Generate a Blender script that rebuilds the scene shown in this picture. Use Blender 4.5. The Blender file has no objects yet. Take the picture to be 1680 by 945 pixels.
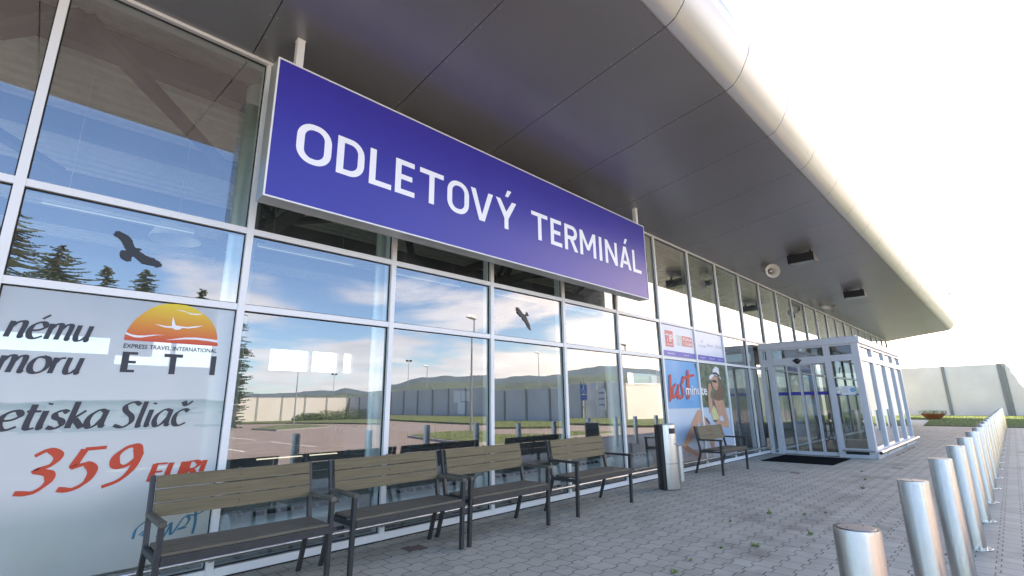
import bpy, bmesh, math, random
from mathutils import Vector, Matrix
random.seed(7)
sc = bpy.context.scene
COL = sc.collection
R = math.radians
# ------------------------------------------------------------------ camera
CAM = Vector((0, 0, 1.35))
cr = Vector((0.7116, -0.7025, -0.0124)); cf = Vector((0.6857, 0.6891, 0.2352)).normalized()
yaw, pitch, roll = 0.7882, 0.2374, -0.0128
f_ = Vector((math.cos(pitch)*math.cos(yaw), math.cos(pitch)*math.sin(yaw), math.sin(pitch)))
r0 = Vector((math.sin(yaw), -math.cos(yaw), 0)); u0 = r0.cross(f_)
r_ = r0*math.cos(roll)+u0*math.sin(roll); u_ = u0*math.cos(roll)-r0*math.sin(roll)
cam = bpy.data.objects.new('camera', bpy.data.cameras.new('camera')); COL.objects.link(cam)
cam.matrix_world = Matrix(((r_.x, u_.x, -f_.x, CAM.x), (r_.y, u_.y, -f_.y, CAM.y), (r_.z, u_.z, -f_.z, CAM.z), (0, 0, 0, 1)))
cam.data.sensor_width = 36; cam.data.lens = 791.4168/1680*36
cam.data.clip_start = .05; cam.data.clip_end = 20000
sc.camera = cam
# ------------------------------------------------------------------ light
SUN_AZ = Vector((0.34, 0.94, 0)).normalized(); SUN_EL = R(50)
sun = bpy.data.lights.new('sun', 'SUN'); sun.energy = 4.2; sun.angle = R(.5); sun.color = (1, .95, .87)
so = bpy.data.objects.new('sun', sun); COL.objects.link(so)
sdir = Vector((SUN_AZ.x*math.cos(SUN_EL), SUN_AZ.y*math.cos(SUN_EL), math.sin(SUN_EL)))
so.rotation_euler = (-sdir).to_track_quat('-Z', 'Y').to_euler(); so.location = (0, 0, 60)
w = bpy.data.worlds.new('World'); sc.world = w; w.use_nodes = True
nt = w.node_tree; nt.nodes.clear()
def N(t, typ, **kw):
    n = t.nodes.new(typ)
    for k, v in kw.items(): setattr(n, k, v)
    return n
def L(t, a, b): t.links.new(a, b)
def M(t, op, a, b=None, c=None, clamp=False):
    n = t.nodes.new('ShaderNodeMath'); n.operation = op; n.use_clamp = clamp
    for i, v in enumerate((a, b, c)):
        if v is None: continue
        if isinstance(v, (int, float)): n.inputs[i].default_value = v
        else: t.links.new(v, n.inputs[i])
    return n.outputs[0]
def MIX(t, fac, a, b, typ='RGBA', blend='MIX'):
    n = t.nodes.new('ShaderNodeMix'); n.data_type = typ; n.blend_type = blend
    ia, ib, o = (6, 7, 2) if typ == 'RGBA' else (2, 3, 0)
    for i, v in ((0, fac), (ia, a), (ib, b)):
        if isinstance(v, (int, float)): n.inputs[i].default_value = v
        elif isinstance(v, (tuple, list)): n.inputs[i].default_value = (*v[:3], 1)
        else: t.links.new(v, n.inputs[i])
    return n.outputs[o]
out = N(nt, 'ShaderNodeOutputWorld'); bg = N(nt, 'ShaderNodeBackground'); bg.inputs[1].default_value = .13
sky = N(nt, 'ShaderNodeTexSky', sky_type='NISHITA', sun_disc=False)
sky.sun_elevation = SUN_EL; sky.sun_rotation = math.atan2(SUN_AZ.x, SUN_AZ.y)
sky.air_density = 1.0; sky.dust_density = .5; sky.ozone_density = 1.3
tc = N(nt, 'ShaderNodeTexCoord'); sp = N(nt, 'ShaderNodeSeparateXYZ'); L(nt, tc.outputs['Generated'], sp.inputs[0])
zz = M(nt, 'ADD', M(nt, 'MAXIMUM', sp.outputs[2], 0.0), .10)
cmb = N(nt, 'ShaderNodeCombineXYZ'); L(nt, M(nt, 'DIVIDE', sp.outputs[0], zz), cmb.inputs[0]); L(nt, M(nt, 'DIVIDE', sp.outputs[1], zz), cmb.inputs[1])
cmb.inputs[2].default_value = 3.7
n1 = N(nt, 'ShaderNodeTexNoise'); n1.inputs['Scale'].default_value = .95; n1.inputs['Detail'].default_value = 9; n1.inputs['Roughness'].default_value = .52; n1.inputs['Distortion'].default_value = .25
L(nt, cmb.outputs[0], n1.inputs['Vector'])
bias = M(nt, 'MULTIPLY', sp.outputs[0], .30)                       # cloudier towards the far end of the building
bias = M(nt, 'ADD', bias, M(nt, 'MULTIPLY', M(nt, 'SUBTRACT', .18, sp.outputs[2]), .25))
dens = M(nt, 'ADD', n1.outputs[0], bias)
mr = N(nt, 'ShaderNodeMapRange', interpolation_type='SMOOTHSTEP'); L(nt, dens, mr.inputs[0])
mr.inputs[1].default_value = .56; mr.inputs[2].default_value = .73
n2 = N(nt, 'ShaderNodeTexNoise'); n2.inputs['Scale'].default_value = 1.7; n2.inputs['Detail'].default_value = 5; L(nt, cmb.outputs[0], n2.inputs['Vector'])
ccol = MIX(nt, n2.outputs[0], (5.2, 4.35, 4.2), (11.5, 9.7, 8.8))
col = MIX(nt, M(nt, 'MULTIPLY', mr.outputs[0], .86), sky.outputs[0], ccol)
mr2 = N(nt, 'ShaderNodeMapRange', interpolation_type='SMOOTHSTEP'); L(nt, sp.outputs[0], mr2.inputs[0]); mr2.inputs[1].default_value = .55; mr2.inputs[2].default_value = .95
tintn = MIX(nt, mr2.outputs[0], (.56, .70, .90), (1, 1, 1))      # hazier and brighter towards the far end
col = MIX(nt, 1.0, col, tintn, blend='MULTIPLY')
L(nt, col, bg.inputs[0]); L(nt, bg.outputs[0], out.inputs[0])
sc.view_settings.view_transform = 'Standard'; sc.view_settings.look = 'None'
sc.view_settings.exposure = 2.5; sc.view_settings.use_white_balance = True; sc.view_settings.white_balance_temperature = 8300; sc.view_settings.white_balance_tint = 11; sc.view_settings.gamma = 1
sc.render.engine = 'CYCLES'; sc.cycles.use_denoising = True
sc.cycles.max_bounces = 12; sc.cycles.transparent_max_bounces = 16; sc.cycles.glossy_bounces = 6
sc.cycles.caustics_reflective = False; sc.cycles.caustics_refractive = False; sc.cycles.sample_clamp_indirect = 6
# ------------------------------------------------------------------ helpers
class MB:
    """collects shapes into one mesh"""
    def __init__(s): s.bm = bmesh.new(); s.mi = 0
    def face(s, vs):
        try: f = s.bm.faces.new(vs); f.material_index = s.mi; return f
        except ValueError: return None
    def box(s, x0, x1, y0, y1, z0, z1):
        v = [s.bm.verts.new(p) for p in ((x0,y0,z0),(x1,y0,z0),(x1,y1,z0),(x0,y1,z0),(x0,y0,z1),(x1,y0,z1),(x1,y1,z1),(x0,y1,z1))]
        for q in ((0,3,2,1),(4,5,6,7),(0,1,5,4),(1,2,6,5),(2,3,7,6),(3,0,4,7)): s.face([v[i] for i in q])
        return s
    def beam(s, a, b, w, d, up=(0,0,1)):
        a, b = Vector(a), Vector(b); t = (b-a).normalized(); up = Vector(up)
        if abs(t.dot(up)) > .99: up = Vector((1,0,0))
        sx = t.cross(up).normalized()*w/2; sy = sx.cross(t).normalized()*d/2
        v = [s.bm.verts.new(p+q) for p in (a,b) for q in (-sx-sy, sx-sy, sx+sy, -sx+sy)]
        for q in ((3,2,1,0),(4,5,6,7),(0,1,5,4),(1,2,6,5),(2,3,7,6),(3,0,4,7)): s.face([v[i] for i in q])
        return s
    def tube(s, pts, rad, n=12, cap=True):
        pts = [Vector(p) for p in pts]; rs = rad if isinstance(rad, (list, tuple)) else [rad]*len(pts)
        rings = []; ref = None
        for i, p in enumerate(pts):
            t = (pts[min(i+1, len(pts)-1)]-pts[max(i-1, 0)]).normalized()
            if ref is None: ref = Vector((0,0,1)) if abs(t.z) < .9 else Vector((1,0,0))
            a = t.cross(ref).normalized(); b = t.cross(a); 
            rings.append([s.bm.verts.new(p+rs[i]*(a*math.cos(2*math.pi*k/n)+b*math.sin(2*math.pi*k/n))) for k in range(n)])
        for A, B in zip(rings, rings[1:]):
            for k in range(n): s.face([A[k], A[(k+1)%n], B[(k+1)%n], B[k]])
        if cap: s.face(rings[0][::-1]); s.face(rings[-1])
        return s
    def prism(s, pts, axis, a0, a1):
        """closed outline extruded along axis ('x','y','z'); pts are the other two coords in order"""
        def P(p, a): return {'x': (a, p[0], p[1]), 'y': (p[0], a, p[1]), 'z': (p[0], p[1], a)}[axis]
        A = [s.bm.verts.new(P(p, a0)) for p in pts]; B = [s.bm.verts.new(P(p, a1)) for p in pts]; n = len(pts)
        s.face(A); s.face(B[::-1])
        for k in range(n): s.face([A[(k+1)%n], A[k], B[k], B[(k+1)%n]])
        return s
    def poly(s, pts): s.face([s.bm.verts.new(p) for p in pts]); return s
    def build(s, name, mat, parent=None, bevel=0, smooth=False, recalc=True):
        if recalc: bmesh.ops.recalc_face_normals(s.bm, faces=s.bm.faces[:])
        if bevel:
            es = [e for e in s.bm.edges if len(e.link_faces) == 2 and e.calc_face_angle(0) > .6]
            bmesh.ops.bevel(s.bm, geom=es, offset=bevel, segments=2, affect='EDGES', profile=.7, clamp_overlap=True)
        if smooth:
            for f in s.bm.faces: f.smooth = True
            for e in s.bm.edges:
                if len(e.link_faces) == 2 and e.calc_face_angle(0) > .7: e.smooth = False
        me = bpy.data.meshes.new(name); s.bm.to_mesh(me); s.bm.free()
        for m in (mat if isinstance(mat, (list, tuple)) else [mat]): me.materials.append(m)
        o = bpy.data.objects.new(name, me); COL.objects.link(o)
        if parent is not None: o.parent = parent
        return o
def tag(o, label=None, cat=None, group=None, kind=None):
    if label: o['label'] = label
    if cat: o['category'] = cat
    if group: o['group'] = group
    if kind: o['kind'] = kind
    return o
def thing(name, label, cat, loc=(0,0,0), rz=0, group=None):
    o = bpy.data.objects.new(name, None); COL.objects.link(o); o.location = loc; o.rotation_euler = (0,0,rz)
    o.empty_display_size = .2
    return tag(o, label, cat, group)
def dup(o, parent=None, loc=None, rz=None, label=None):
    c = o.copy(); COL.objects.link(c)
    if parent is not None: c.parent = parent
    if loc is not None: c.location = loc
    if rz is not None: c.rotation_euler = (0,0,rz)
    if label: c['label'] = label
    for ch in list(o.children): dup(ch, c)
    return c
# ------------------------------------------------------------------ materials
def mat(name, color, rough=.5, metal=0, var=.08, scale=6, bump=0, bscale=40, stretch=(1,1,1), spec=.5, color2=None, coat=0):
    m = bpy.data.materials.new(name); m.use_nodes = True; t = m.node_tree
    b = t.nodes['Principled BSDF']
    tc = N(t, 'ShaderNodeTexCoord'); mp = N(t, 'ShaderNodeMapping'); mp.inputs['Scale'].default_value = stretch
    g = N(t, 'ShaderNodeNewGeometry'); L(t, g.outputs['Position'], mp.inputs[0])
    n = N(t, 'ShaderNodeTexNoise'); n.inputs['Scale'].default_value = scale; n.inputs['Detail'].default_value = 6; n.inputs['Roughness'].default_value = .6
    L(t, mp.outputs[0], n.inputs['Vector'])
    c2 = color2 if color2 else tuple(min(1, c*(1+var)) for c in color); c1 = tuple(c*(1-var) for c in color)
    mr = N(t, 'ShaderNodeMapRange'); L(t, n.outputs[0], mr.inputs[0]); mr.inputs[1].default_value = .3; mr.inputs[2].default_value = .7
    L(t, MIX(t, mr.outputs[0], c1, c2), b.inputs['Base Color'])
    b.inputs['Roughness'].default_value = rough; b.inputs['Metallic'].default_value = metal
    b.inputs['Specular IOR Level'].default_value = spec
    if coat: b.inputs['Coat Weight'].default_value = coat; b.inputs['Coat Roughness'].default_value = .05
    L(t, M(t, 'ADD', M(t, 'MULTIPLY', M(t, 'SUBTRACT', n.outputs[0], .5), .25*rough), rough), b.inputs['Roughness'])
    if bump:
        n2 = N(t, 'ShaderNodeTexNoise'); n2.inputs['Scale'].default_value = bscale; n2.inputs['Detail'].default_value = 4; L(t, mp.outputs[0], n2.inputs['Vector'])
        bp = N(t, 'ShaderNodeBump'); bp.inputs['Strength'].default_value = bump; bp.inputs['Distance'].default_value = .01
        L(t, n2.outputs[0], bp.inputs['Height']); L(t, bp.outputs[0], b.inputs['Normal'])
    return m
def glass(name, tint=(.78,.87,.86), base=.15, gain=1.9, rough=0.0, rtint=(.88,.93,1.0)):
    m = bpy.data.materials.new(name); m.use_nodes = True; t = m.node_tree; t.nodes.clear()
    o = N(t, 'ShaderNodeOutputMaterial'); tr = N(t, 'ShaderNodeBsdfTransparent'); gl = N(t, 'ShaderNodeBsdfGlossy'); mx = N(t, 'ShaderNodeMixShader')
    tr.inputs[0].default_value = (*tint, 1); gl.inputs[0].default_value = (*rtint, 1); gl.inputs['Roughness'].default_value = rough
    lw = N(t, 'ShaderNodeFresnel'); lw.inputs[0].default_value = 1.5
    # the pane's slight waviness
    g = N(t, 'ShaderNodeNewGeometry'); n = N(t, 'ShaderNodeTexNoise'); n.inputs['Scale'].default_value = .55; n.inputs['Detail'].default_value = 1; L(t, g.outputs['Position'], n.inputs['Vector'])
    bp = N(t, 'ShaderNodeBump'); bp.inputs['Strength'].default_value = 0
    f = M(t, 'MULTIPLY_ADD', lw.outputs[0], gain, base, clamp=True)
    L(t, f, mx.inputs[0]); L(t, tr.outputs[0], mx.inputs[1]); L(t, gl.outputs[0], mx.inputs[2]); # a thin veil of dust on the pane
    df = N(t, 'ShaderNodeBsdfDiffuse'); df.inputs[0].default_value = (.75,.76,.74,1); ms = N(t, 'ShaderNodeMixShader')
    n2 = N(t, 'ShaderNodeTexNoise'); n2.inputs['Scale'].default_value = 2.5; n2.inputs['Detail'].default_value = 8; L(t, g.outputs['Position'], n2.inputs['Vector'])
    L(t, M(t, 'MULTIPLY', M(t, 'POWER', n2.outputs[0], 2.0), .07), ms.inputs[0]); L(t, mx.outputs[0], ms.inputs[1]); L(t, df.outputs[0], ms.inputs[2]); L(t, ms.outputs[0], o.inputs[0])
    return m
def brushed(name, color, rough, axis_scale, metal=1, bump=.15):
    m = mat(name, color, rough, metal, var=.05, scale=3, bump=bump, bscale=60, stretch=axis_scale)
    return m
def film(name, draw, opacity=.86, rough=.35):
    """printed window film: draw(t, position separate node) gives the colour; a little of what is behind shows through"""
    m = bpy.data.materials.new(name); m.use_nodes = True; t = m.node_tree; b = t.nodes['Principled BSDF']; o = t.nodes['Material Output']
    g = N(t, 'ShaderNodeNewGeometry'); s = N(t, 'ShaderNodeSeparateXYZ'); L(t, g.outputs['Position'], s.inputs[0])
    L(t, draw(t, s, g), b.inputs['Base Color']); b.inputs['Roughness'].default_value = rough
    tr = N(t, 'ShaderNodeBsdfTransparent'); mx = N(t, 'ShaderNodeMixShader'); mx.inputs[0].default_value = opacity
    L(t, tr.outputs[0], mx.inputs[1]); L(t, b.outputs[0], mx.inputs[2]); L(t, mx.outputs[0], o.inputs[0])
    return m
ALU = mat('powder_coated_aluminium', (.82,.82,.82), .38, 0, var=.03, scale=2)
ALUV = mat('vestibule_frame_paint', (.62,.62,.65), .4, 0, var=.03, scale=2)
SIGNFR = mat('sign_frame_metal', (.52,.52,.51), .32, .6, var=.05)
SOFF = mat('soffit_metal', (.285,.28,.283), .30, .45, var=.05, scale=.7)
FASC = mat('fascia_metal', (.44,.445,.45), .30, .45, var=.04, scale=1)
DARK = mat('dark_gasket', (.02,.02,.02), .7, 0)
FRAME = mat('anthracite_metal', (.043,.044,.046), .42, .2, var=.15, scale=20, bump=.05, bscale=200)
WOOD = mat('composite_wood', (.130,.102,.052), .62, 0, var=.16, scale=5, bump=.25, bscale=30, stretch=(.6,14,14), color2=(.190,.150,.080))
SEATW = mat('weathered_composite_wood', (.105,.090,.066), .6, 0, var=.2, scale=6, bump=.25, bscale=30, stretch=(.6,10,10), color2=(.160,.138,.102))
STEEL = brushed('brushed_steel', (.56,.555,.55), .14, (30,30,.6))
STEELB = brushed('satin_steel', (.62,.61,.59), .34, (30,30,.5))
STEELD = brushed('steel_top', (.32,.32,.33), .4, (20,20,20))
DUCT = brushed('galvanised_duct', (.72,.78,.78), .36, (2,2,30), metal=.45)
BLACK = mat('black_plastic', (.015,.015,.017), .45)
GLASS = glass('window_glass')
GLASSV = glass('vestibule_glass', tint=(.50,.57,.55), base=.12, gain=1.7)
WHITE = mat('white_print', (.82,.83,.86), .4, var=.02)
BLUEP = mat('blue_sign_face', (.034,.030,.33), .30, var=.04, scale=1.2, spec=.5)
LETT = mat('white_sign_lettering', (.92,.92,.97), .35, var=.02)
BIRDM = mat('dark_bird_film', (.022,.026,.034), .5)
INTW = mat('interior_wall_paint', (.16,.185,.19), .8, var=.1, scale=1)
INTF = mat('interior_floor_tiles', (.10,.11,.115), .35, var=.1, scale=2)
INTC = mat('corrugated_ceiling_steel', (.72,.67,.60), .5, .2, var=.08)
TRUSSM = mat('truss_paint', (.05,.045,.05), .5, .2)
CONC = mat('concrete_panel', (.72,.66,.68), .85, var=.10, scale=.6, bump=.2, bscale=12, stretch=(1,1,.6))
CONCY = mat('stained_concrete_panel', (.60,.55,.50), .85, var=.08, scale=.35, bump=.2, bscale=12, stretch=(1,1,.5), color2=(.62,.58,.54))
POSTC = mat('concrete_post', (.27,.265,.25), .85, var=.1)
WHITEC = mat('pale_painted_wall', (.80,.72,.65), .8, var=.08, scale=.5)
# ------------------------------------------------------------------ ground
def paving_mat():
    m = bpy.data.materials.new('interlocking_paving'); m.use_nodes = True; t = m.node_tree; b = t.nodes['Principled BSDF']
    g = N(t, 'ShaderNodeNewGeometry'); s = N(t, 'ShaderNodeSeparateXYZ'); L(t, g.outputs['Position'], s.inputs[0]); x, y = s.outputs[0], s.outputs[1]
    PX, PY = .20, .165
    # stepped S-shaped edge between the rows
    ph = M(t, 'FRACT', M(t, 'ADD', M(t, 'DIVIDE', x, PX), 100.0))
    a1 = M(t, 'SUBTRACT', M(t, 'MULTIPLY', M(t, 'ABSOLUTE', M(t, 'SUBTRACT', ph, .5)), 2.0), .5)       # triangle -.5..+.5
    stp = M(t, 'MULTIPLY', M(t, 'MINIMUM', M(t, 'MAXIMUM', M(t, 'MULTIPLY', a1, 8.0), -1.0), 1.0), .016)
    yy = M(t, 'DIVIDE', M(t, 'ADD', M(t, 'ADD', y, stp), 50.0), PY)
    row = M(t, 'FLOOR', yy); fy = M(t, 'SUBTRACT', yy, row)
    xx = M(t, 'ADD', M(t, 'ADD', M(t, 'DIVIDE', x, PX), 100.25), M(t, 'MULTIPLY', M(t, 'MODULO', row, 2.0), .5))
    colx = M(t, 'FLOOR', xx); fx = M(t, 'SUBTRACT', xx, colx)
    def edge(f, per): return M(t, 'MULTIPLY', M(t, 'MINIMUM', f, M(t, 'SUBTRACT', 1.0, f)), per)
    ey, ex = edge(fy, PY), edge(fx, PX)
    wn = N(t, 'ShaderNodeTexNoise'); wn.inputs['Scale'].default_value = 9; wn.inputs['Detail'].default_value = 3; L(t, g.outputs['Position'], wn.inputs['Vector'])
    # joints: the wavy ones are open and dark, the short straight ones tight
    jw = M(t, 'MULTIPLY', wn.outputs[0], .0085)
    jy = M(t, 'LESS_THAN', ey, jw); jx = M(t, 'LESS_THAN', ex, M(t, 'MULTIPLY', wn.outputs[0], .0085))
    joint = M(t, 'MAXIMUM', jy, M(t, 'MULTIPLY', jx, .75))
    # little open holes where the joints meet
    hole = M(t, 'MULTIPLY', M(t, 'LESS_THAN', ex, .010), M(t, 'LESS_THAN', ey, .009)); joint = M(t, 'MAXIMUM', joint, hole)
    cb = N(t, 'ShaderNodeCombineXYZ'); L(t, colx, cb.inputs[0]); L(t, row, cb.inputs[1])
    wh = N(t, 'ShaderNodeTexWhiteNoise', noise_dimensions='2D'); L(t, cb.outputs[0], wh.inputs['Vector'])
    big = N(t, 'ShaderNodeTexNoise'); big.inputs['Scale'].default_value = .55; big.inputs['Detail'].default_value = 5; L(t, g.outputs['Position'], big.inputs['Vector'])
    fine = N(t, 'ShaderNodeTexNoise'); fine.inputs['Scale'].default_value = 90; fine.inputs['Detail'].default_value = 6; L(t, g.outputs['Position'], fine.inputs['Vector'])
    v = M(t, 'ADD', M(t, 'MULTIPLY', wh.outputs[0], .30), M(t, 'ADD', M(t, 'MULTIPLY', big.outputs[0], .30), M(t, 'MULTIPLY', fine.outputs[0], .30)))
    base = MIX(t, v, (.345,.325,.262), (.61,.575,.478))
    warm = MIX(t, M(t, 'GREATER_THAN', wh.outputs[0], .9975), base, (.22,.14,.125))
    # a dirty, weedy track along the paving
    band = M(t, 'SUBTRACT', 1.0, M(t, 'MULTIPLY', M(t, 'ABSOLUTE', M(t, 'SUBTRACT', y, 1.9)), 1.3), clamp=True)
    dn = N(t, 'ShaderNodeTexNoise'); dn.inputs['Scale'].default_value = 2.3; dn.inputs['Detail'].default_value = 7; L(t, g.outputs['Position'], dn.inputs['Vector'])
    dirt = M(t, 'MULTIPLY', band, M(t, 'MULTIPLY', M(t, 'SUBTRACT', dn.outputs[0], .42), 3.2, clamp=True), clamp=True)
    st = N(t, 'ShaderNodeTexNoise'); st.inputs['Scale'].default_value = 1.3; st.inputs['Detail'].default_value = 8; st.inputs['Roughness'].default_value = .7; L(t, g.outputs['Position'], st.inputs['Vector'])
    warm = MIX(t, M(t, 'MULTIPLY', M(t, 'SUBTRACT', st.outputs[0], .52), 3.0, clamp=True), warm, (.15,.145,.125))
    sp2 = N(t, 'ShaderNodeTexNoise'); sp2.inputs['Scale'].default_value = 26; sp2.inputs['Detail'].default_value = 2; L(t, g.outputs['Position'], sp2.inputs['Vector'])
    warm = MIX(t, M(t, 'MULTIPLY', M(t, 'GREATER_THAN', sp2.outputs[0], .74), .6), warm, (.07,.065,.055))
    dcol = MIX(t, M(t, 'MULTIPLY', dirt, .55), warm, (.12,.105,.075))
    L(t, MIX(t, M(t, 'MULTIPLY', joint, .82), dcol, (.045,.042,.036)), b.inputs['Base Color'])
    b.inputs['Roughness'].default_value = .72; b.inputs['Specular IOR Level'].default_value = .35
    h = M(t, 'SUBTRACT', M(t, 'ADD', M(t, 'MULTIPLY', fine.outputs[0], .10), M(t, 'MULTIPLY', wh.outputs[0], .25)), M(t, 'MULTIPLY', joint, 1.0))
    bp = N(t, 'ShaderNodeBump'); bp.inputs['Strength'].default_value = .6; bp.inputs['Distance'].default_value = .004; L(t, h, bp.inputs['Height']); L(t, bp.outputs[0], b.inputs['Normal'])
    return m
ASPH = mat('parking_asphalt', (.225,.175,.16), .9, var=.16, scale=.8, bump=.3, bscale=80)
GRASS = mat('lawn_soil', (.085,.10,.035), .95, var=.4, scale=1.4, bump=.8, bscale=30, color2=(.14,.165,.06))
BLADE = mat('grass_blade', (.20,.28,.045), .7, var=.35, scale=2, color2=(.32,.40,.08))
FIELD = mat('field_grass', (.07,.09,.035), .95, var=.3, scale=.02)
LINE = mat('road_paint', (.62,.62,.60), .7, var=.12, scale=4)
KERB = mat('kerb_concrete', (.30,.29,.28), .8, var=.12, scale=3)
PAVE = paving_mat()
def sheet(name, pts, z, m, kind='structure'):
    b = MB(); b.poly([(p[0], p[1], z) for p in pts]); o = b.build(name, m, recalc=False)
    if o.data.polygons[0].normal.z < 0: o.data.flip_normals()
    return tag(o, kind=kind)
sheet('ground', [(-9000,-9000),(9000,-9000),(9000,9000),(-9000,9000)], -.24, FIELD)
sheet('parking_lot', [(-60,-58),(33.6,-58),(33.6,-1.9),(-60,-1.9)], -.10, ASPH)
def slab(name, pts, z0, z1, m):
    o = MB().prism(pts, 'z', z0, z1).build(name, m); return tag(o, kind='structure')
slab('pavement', [(-14,-1.75),(33.0,-1.75),(33.3,-.13),(33.9,3.55),(44.4,4.25),(44.4,5.2),(54,5.2),(54,12),(-14,12)][:5]+[(44.4,12),(-14,12)], -.2, 0, PAVE)
slab('pavement_kerb', [(-14,-1.90),(33.0,-1.90),(33.0,-1.755),(-14,-1.755)], -.2, .004, KERB)
verge = [(33.02,-1.74),(33.32,-.13),(33.92,3.53),(44.42,4.22),(44.42,12),(54.9,12),(54.9,-60),(-40,-60),(-40,-55),(14.8,-52),(21,-47),(22.9,-39),(24,-31),(22.6,-20),(22.5,-16),(24,-13.5),(26,-11),(27,-7),(28.5,-3.5)]
slab('lawn', verge, -.22, .03, GRASS)
islA = [(12,-4.0),(12,-6),(12.7,-9.4),(14.2,-10.1),(15.9,-10.3),(17.2,-9),(19.4,-5),(20.2,-3.6)]
islB = [(13.1,-32.3),(13.3,-27.7),(18.4,-30.4),(19.5,-37.5),(16.8,-38)]
for P in (islA, islB):
    cx = sum(p[0] for p in P)/len(P); cy = sum(p[1] for p in P)/len(P)
    slab('island_kerb', [(cx+(p[0]-cx)*1.04, cy+(p[1]-cy)*1.04) for p in P], -.2, -.005, KERB)
    slab('island_lawn', P, -.19, .015, GRASS)
b = MB()
for i in range(13):
    x0 = 8.5-i*2.6; b.poly([(x0,-15,-.094),(x0+.12,-15,-.094),(x0+.12,-10,-.094),(x0,-10,-.094)]); b.poly([(x0,-22,-.094),(x0+.12,-22,-.094),(x0+.12,-17,-.094),(x0,-17,-.094)])
for i in range(8):
    y0 = -24.5-i*2.5; b.poly([(5,y0,-.094),(10,y0,-.094),(10,y0+.12,-.094),(5,y0+.12,-.094)]); b.poly([(15.8,y0+9,-.094),(20.4,y0+9,-.094),(20.4,y0+9.12,-.094),(15.8,y0+9.12,-.094)])
b.poly([(-14,-15.2,-.093),(9,-15.2,-.093),(9,-15.08,-.093),(-14,-15.08,-.093)])
tag(b.build('parking_lines', LINE, recalc=False), kind='structure')
# grass blades on the visible lawn
def inside(x, y, P):
    c = False; j = len(P)-1
    for i in range(len(P)):
        if (P[i][1] > y) != (P[j][1] > y) and x < (P[j][0]-P[i][0])*(y-P[i][1])/(P[j][1]-P[i][1])+P[i][0]: c = not c
        j = i
    return c
b = MB(); rg = random.Random(3); n = 0
while n < 26000:
    x, y = (rg.uniform(33, 54.8), rg.uniform(-3, 7)) if n < 16000 else (rg.uniform(12, 34), rg.uniform(-30, -3))
    if not (inside(x, y, verge) or inside(x, y, islA)): continue
    h = rg.uniform(.015, .055); a = rg.uniform(0, 6.28); wv = rg.uniform(.012, .03); lx, ly = rg.uniform(-.04,.04), rg.uniform(-.04,.04)
    b.poly([(x-wv*math.cos(a), y-wv*math.sin(a), .01), (x+wv*math.cos(a), y+wv*math.sin(a), .01), (x+lx, y+ly, .03+h)]); n += 1
tag(b.build('grass', BLADE, recalc=False), label='short mown grass growing on the lawn by the wall', cat='grass', kind='stuff')
# hills
tab = [(-180,1.2),(-140,1.5),(-110,1.4),(-90,1.5),(-74.9,1.67),(-70,1.8),(-68.1,1.93),(-66.3,2.05),(-65.2,1.93),(-64.1,2.32),(-61.9,1.92),(-59.2,1.98),(-57.5,2.31),(-55.2,2.98),(-53.1,3.04),(-52,2.97),(-50.3,3.1),(-48.1,3.08),(-44.6,3.46),(-41,3.54),(-36.8,3.88),(-34,4.09),(-31.2,3.94),(-27.9,3.63),(-15,2.5),(-.5,2.1),(20,1.9),(60,1.5),(180,1.2)]
def elev(a):
    for (a0,e0),(a1,e1) in zip(tab, tab[1:]):
        if a0 <= a <= a1: return e0+(e1-e0)*(a-a0)/(a1-a0)
    return 1.2
from mathutils import noise as mn
def hill(name, rad, k, seed, m):
    b = MB(); rows = []
    for i in range(721):
        a = -180+i*.5; e = elev(a)*k+.10*mn.noise((a*.45, seed, 0))+.05*mn.noise((a*1.7, seed, 3)); top = rad*math.tan(R(e))
        ring = []
        for j, (q, hh) in enumerate(((.62,-2),(.74,top*.25),(.84,top*.55),(.93,top*.85),(1,top),(1.15,-5))):
            rr = rad*q; wob = 0 if j in (0,5) else top*.06*mn.noise((a*.6, j*2.3+seed, 1))
            hq = hh*(q if j < 4 else 1)
            ring.append(b.bm.verts.new((rr*math.cos(R(a)), rr*math.sin(R(a)), hq+wob)))
        rows.append(ring)
    for A, B in zip(rows, rows[1:]):
        for j in range(5): b.face([A[j], B[j], B[j+1], A[j+1]])
    return tag(b.build(name, m, smooth=True), kind='structure')
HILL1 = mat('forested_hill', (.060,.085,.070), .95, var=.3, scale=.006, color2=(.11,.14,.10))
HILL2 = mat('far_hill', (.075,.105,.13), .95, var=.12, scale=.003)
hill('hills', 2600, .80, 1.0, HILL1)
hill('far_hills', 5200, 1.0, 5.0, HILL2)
# ------------------------------------------------------------------ perimeter walls of concrete panels
def wall(p0, p1, H, step, m, label, side=1, arm=True, pm=None, pw=.22):
    p0, p1 = Vector((*p0, 0)), Vector((*p1, 0)); d = p1-p0; Ln = d.length; d.normalize(); nrm = Vector((-d.y, d.x, 0))*side
    root = thing('perimeter_wall', label, 'wall', p0, math.atan2(d.y, d.x), group='perimeter walls of concrete panels')
    n = max(1, round(Ln/step)); st = Ln/n
    for i in range(n):
        b = MB(); b.box(i*st+.05, (i+1)*st-.05, -.07, .07, -.2, H); b.build('wall_panel', m, root, bevel=.01)
    for i in range(n+1):
        b = MB(); b.box(i*st-pw/2, i*st+pw/2, -.13, .13, -.2, H+.02)
        if arm: b.beam((i*st, 0, H), (i*st, .45*side, H+.42), .05, .05)
        b.build('wall_post', pm or POSTC, root)
    if arm:
        b = MB()
        for k in range(3):
            q = (k+1)/3; b.tube([(0, .45*side*q, H+.42*q), (Ln, .45*side*q, H+.42*q)], .008, 5)
        b.build('barbed_wire', POSTC, root)
    return root
wall((-30,-58), (33.4,-58), 3.0, 3.0, CONCY, 'long sunlit beige panel wall across the car park, mirrored in the glass', side=1)
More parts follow.
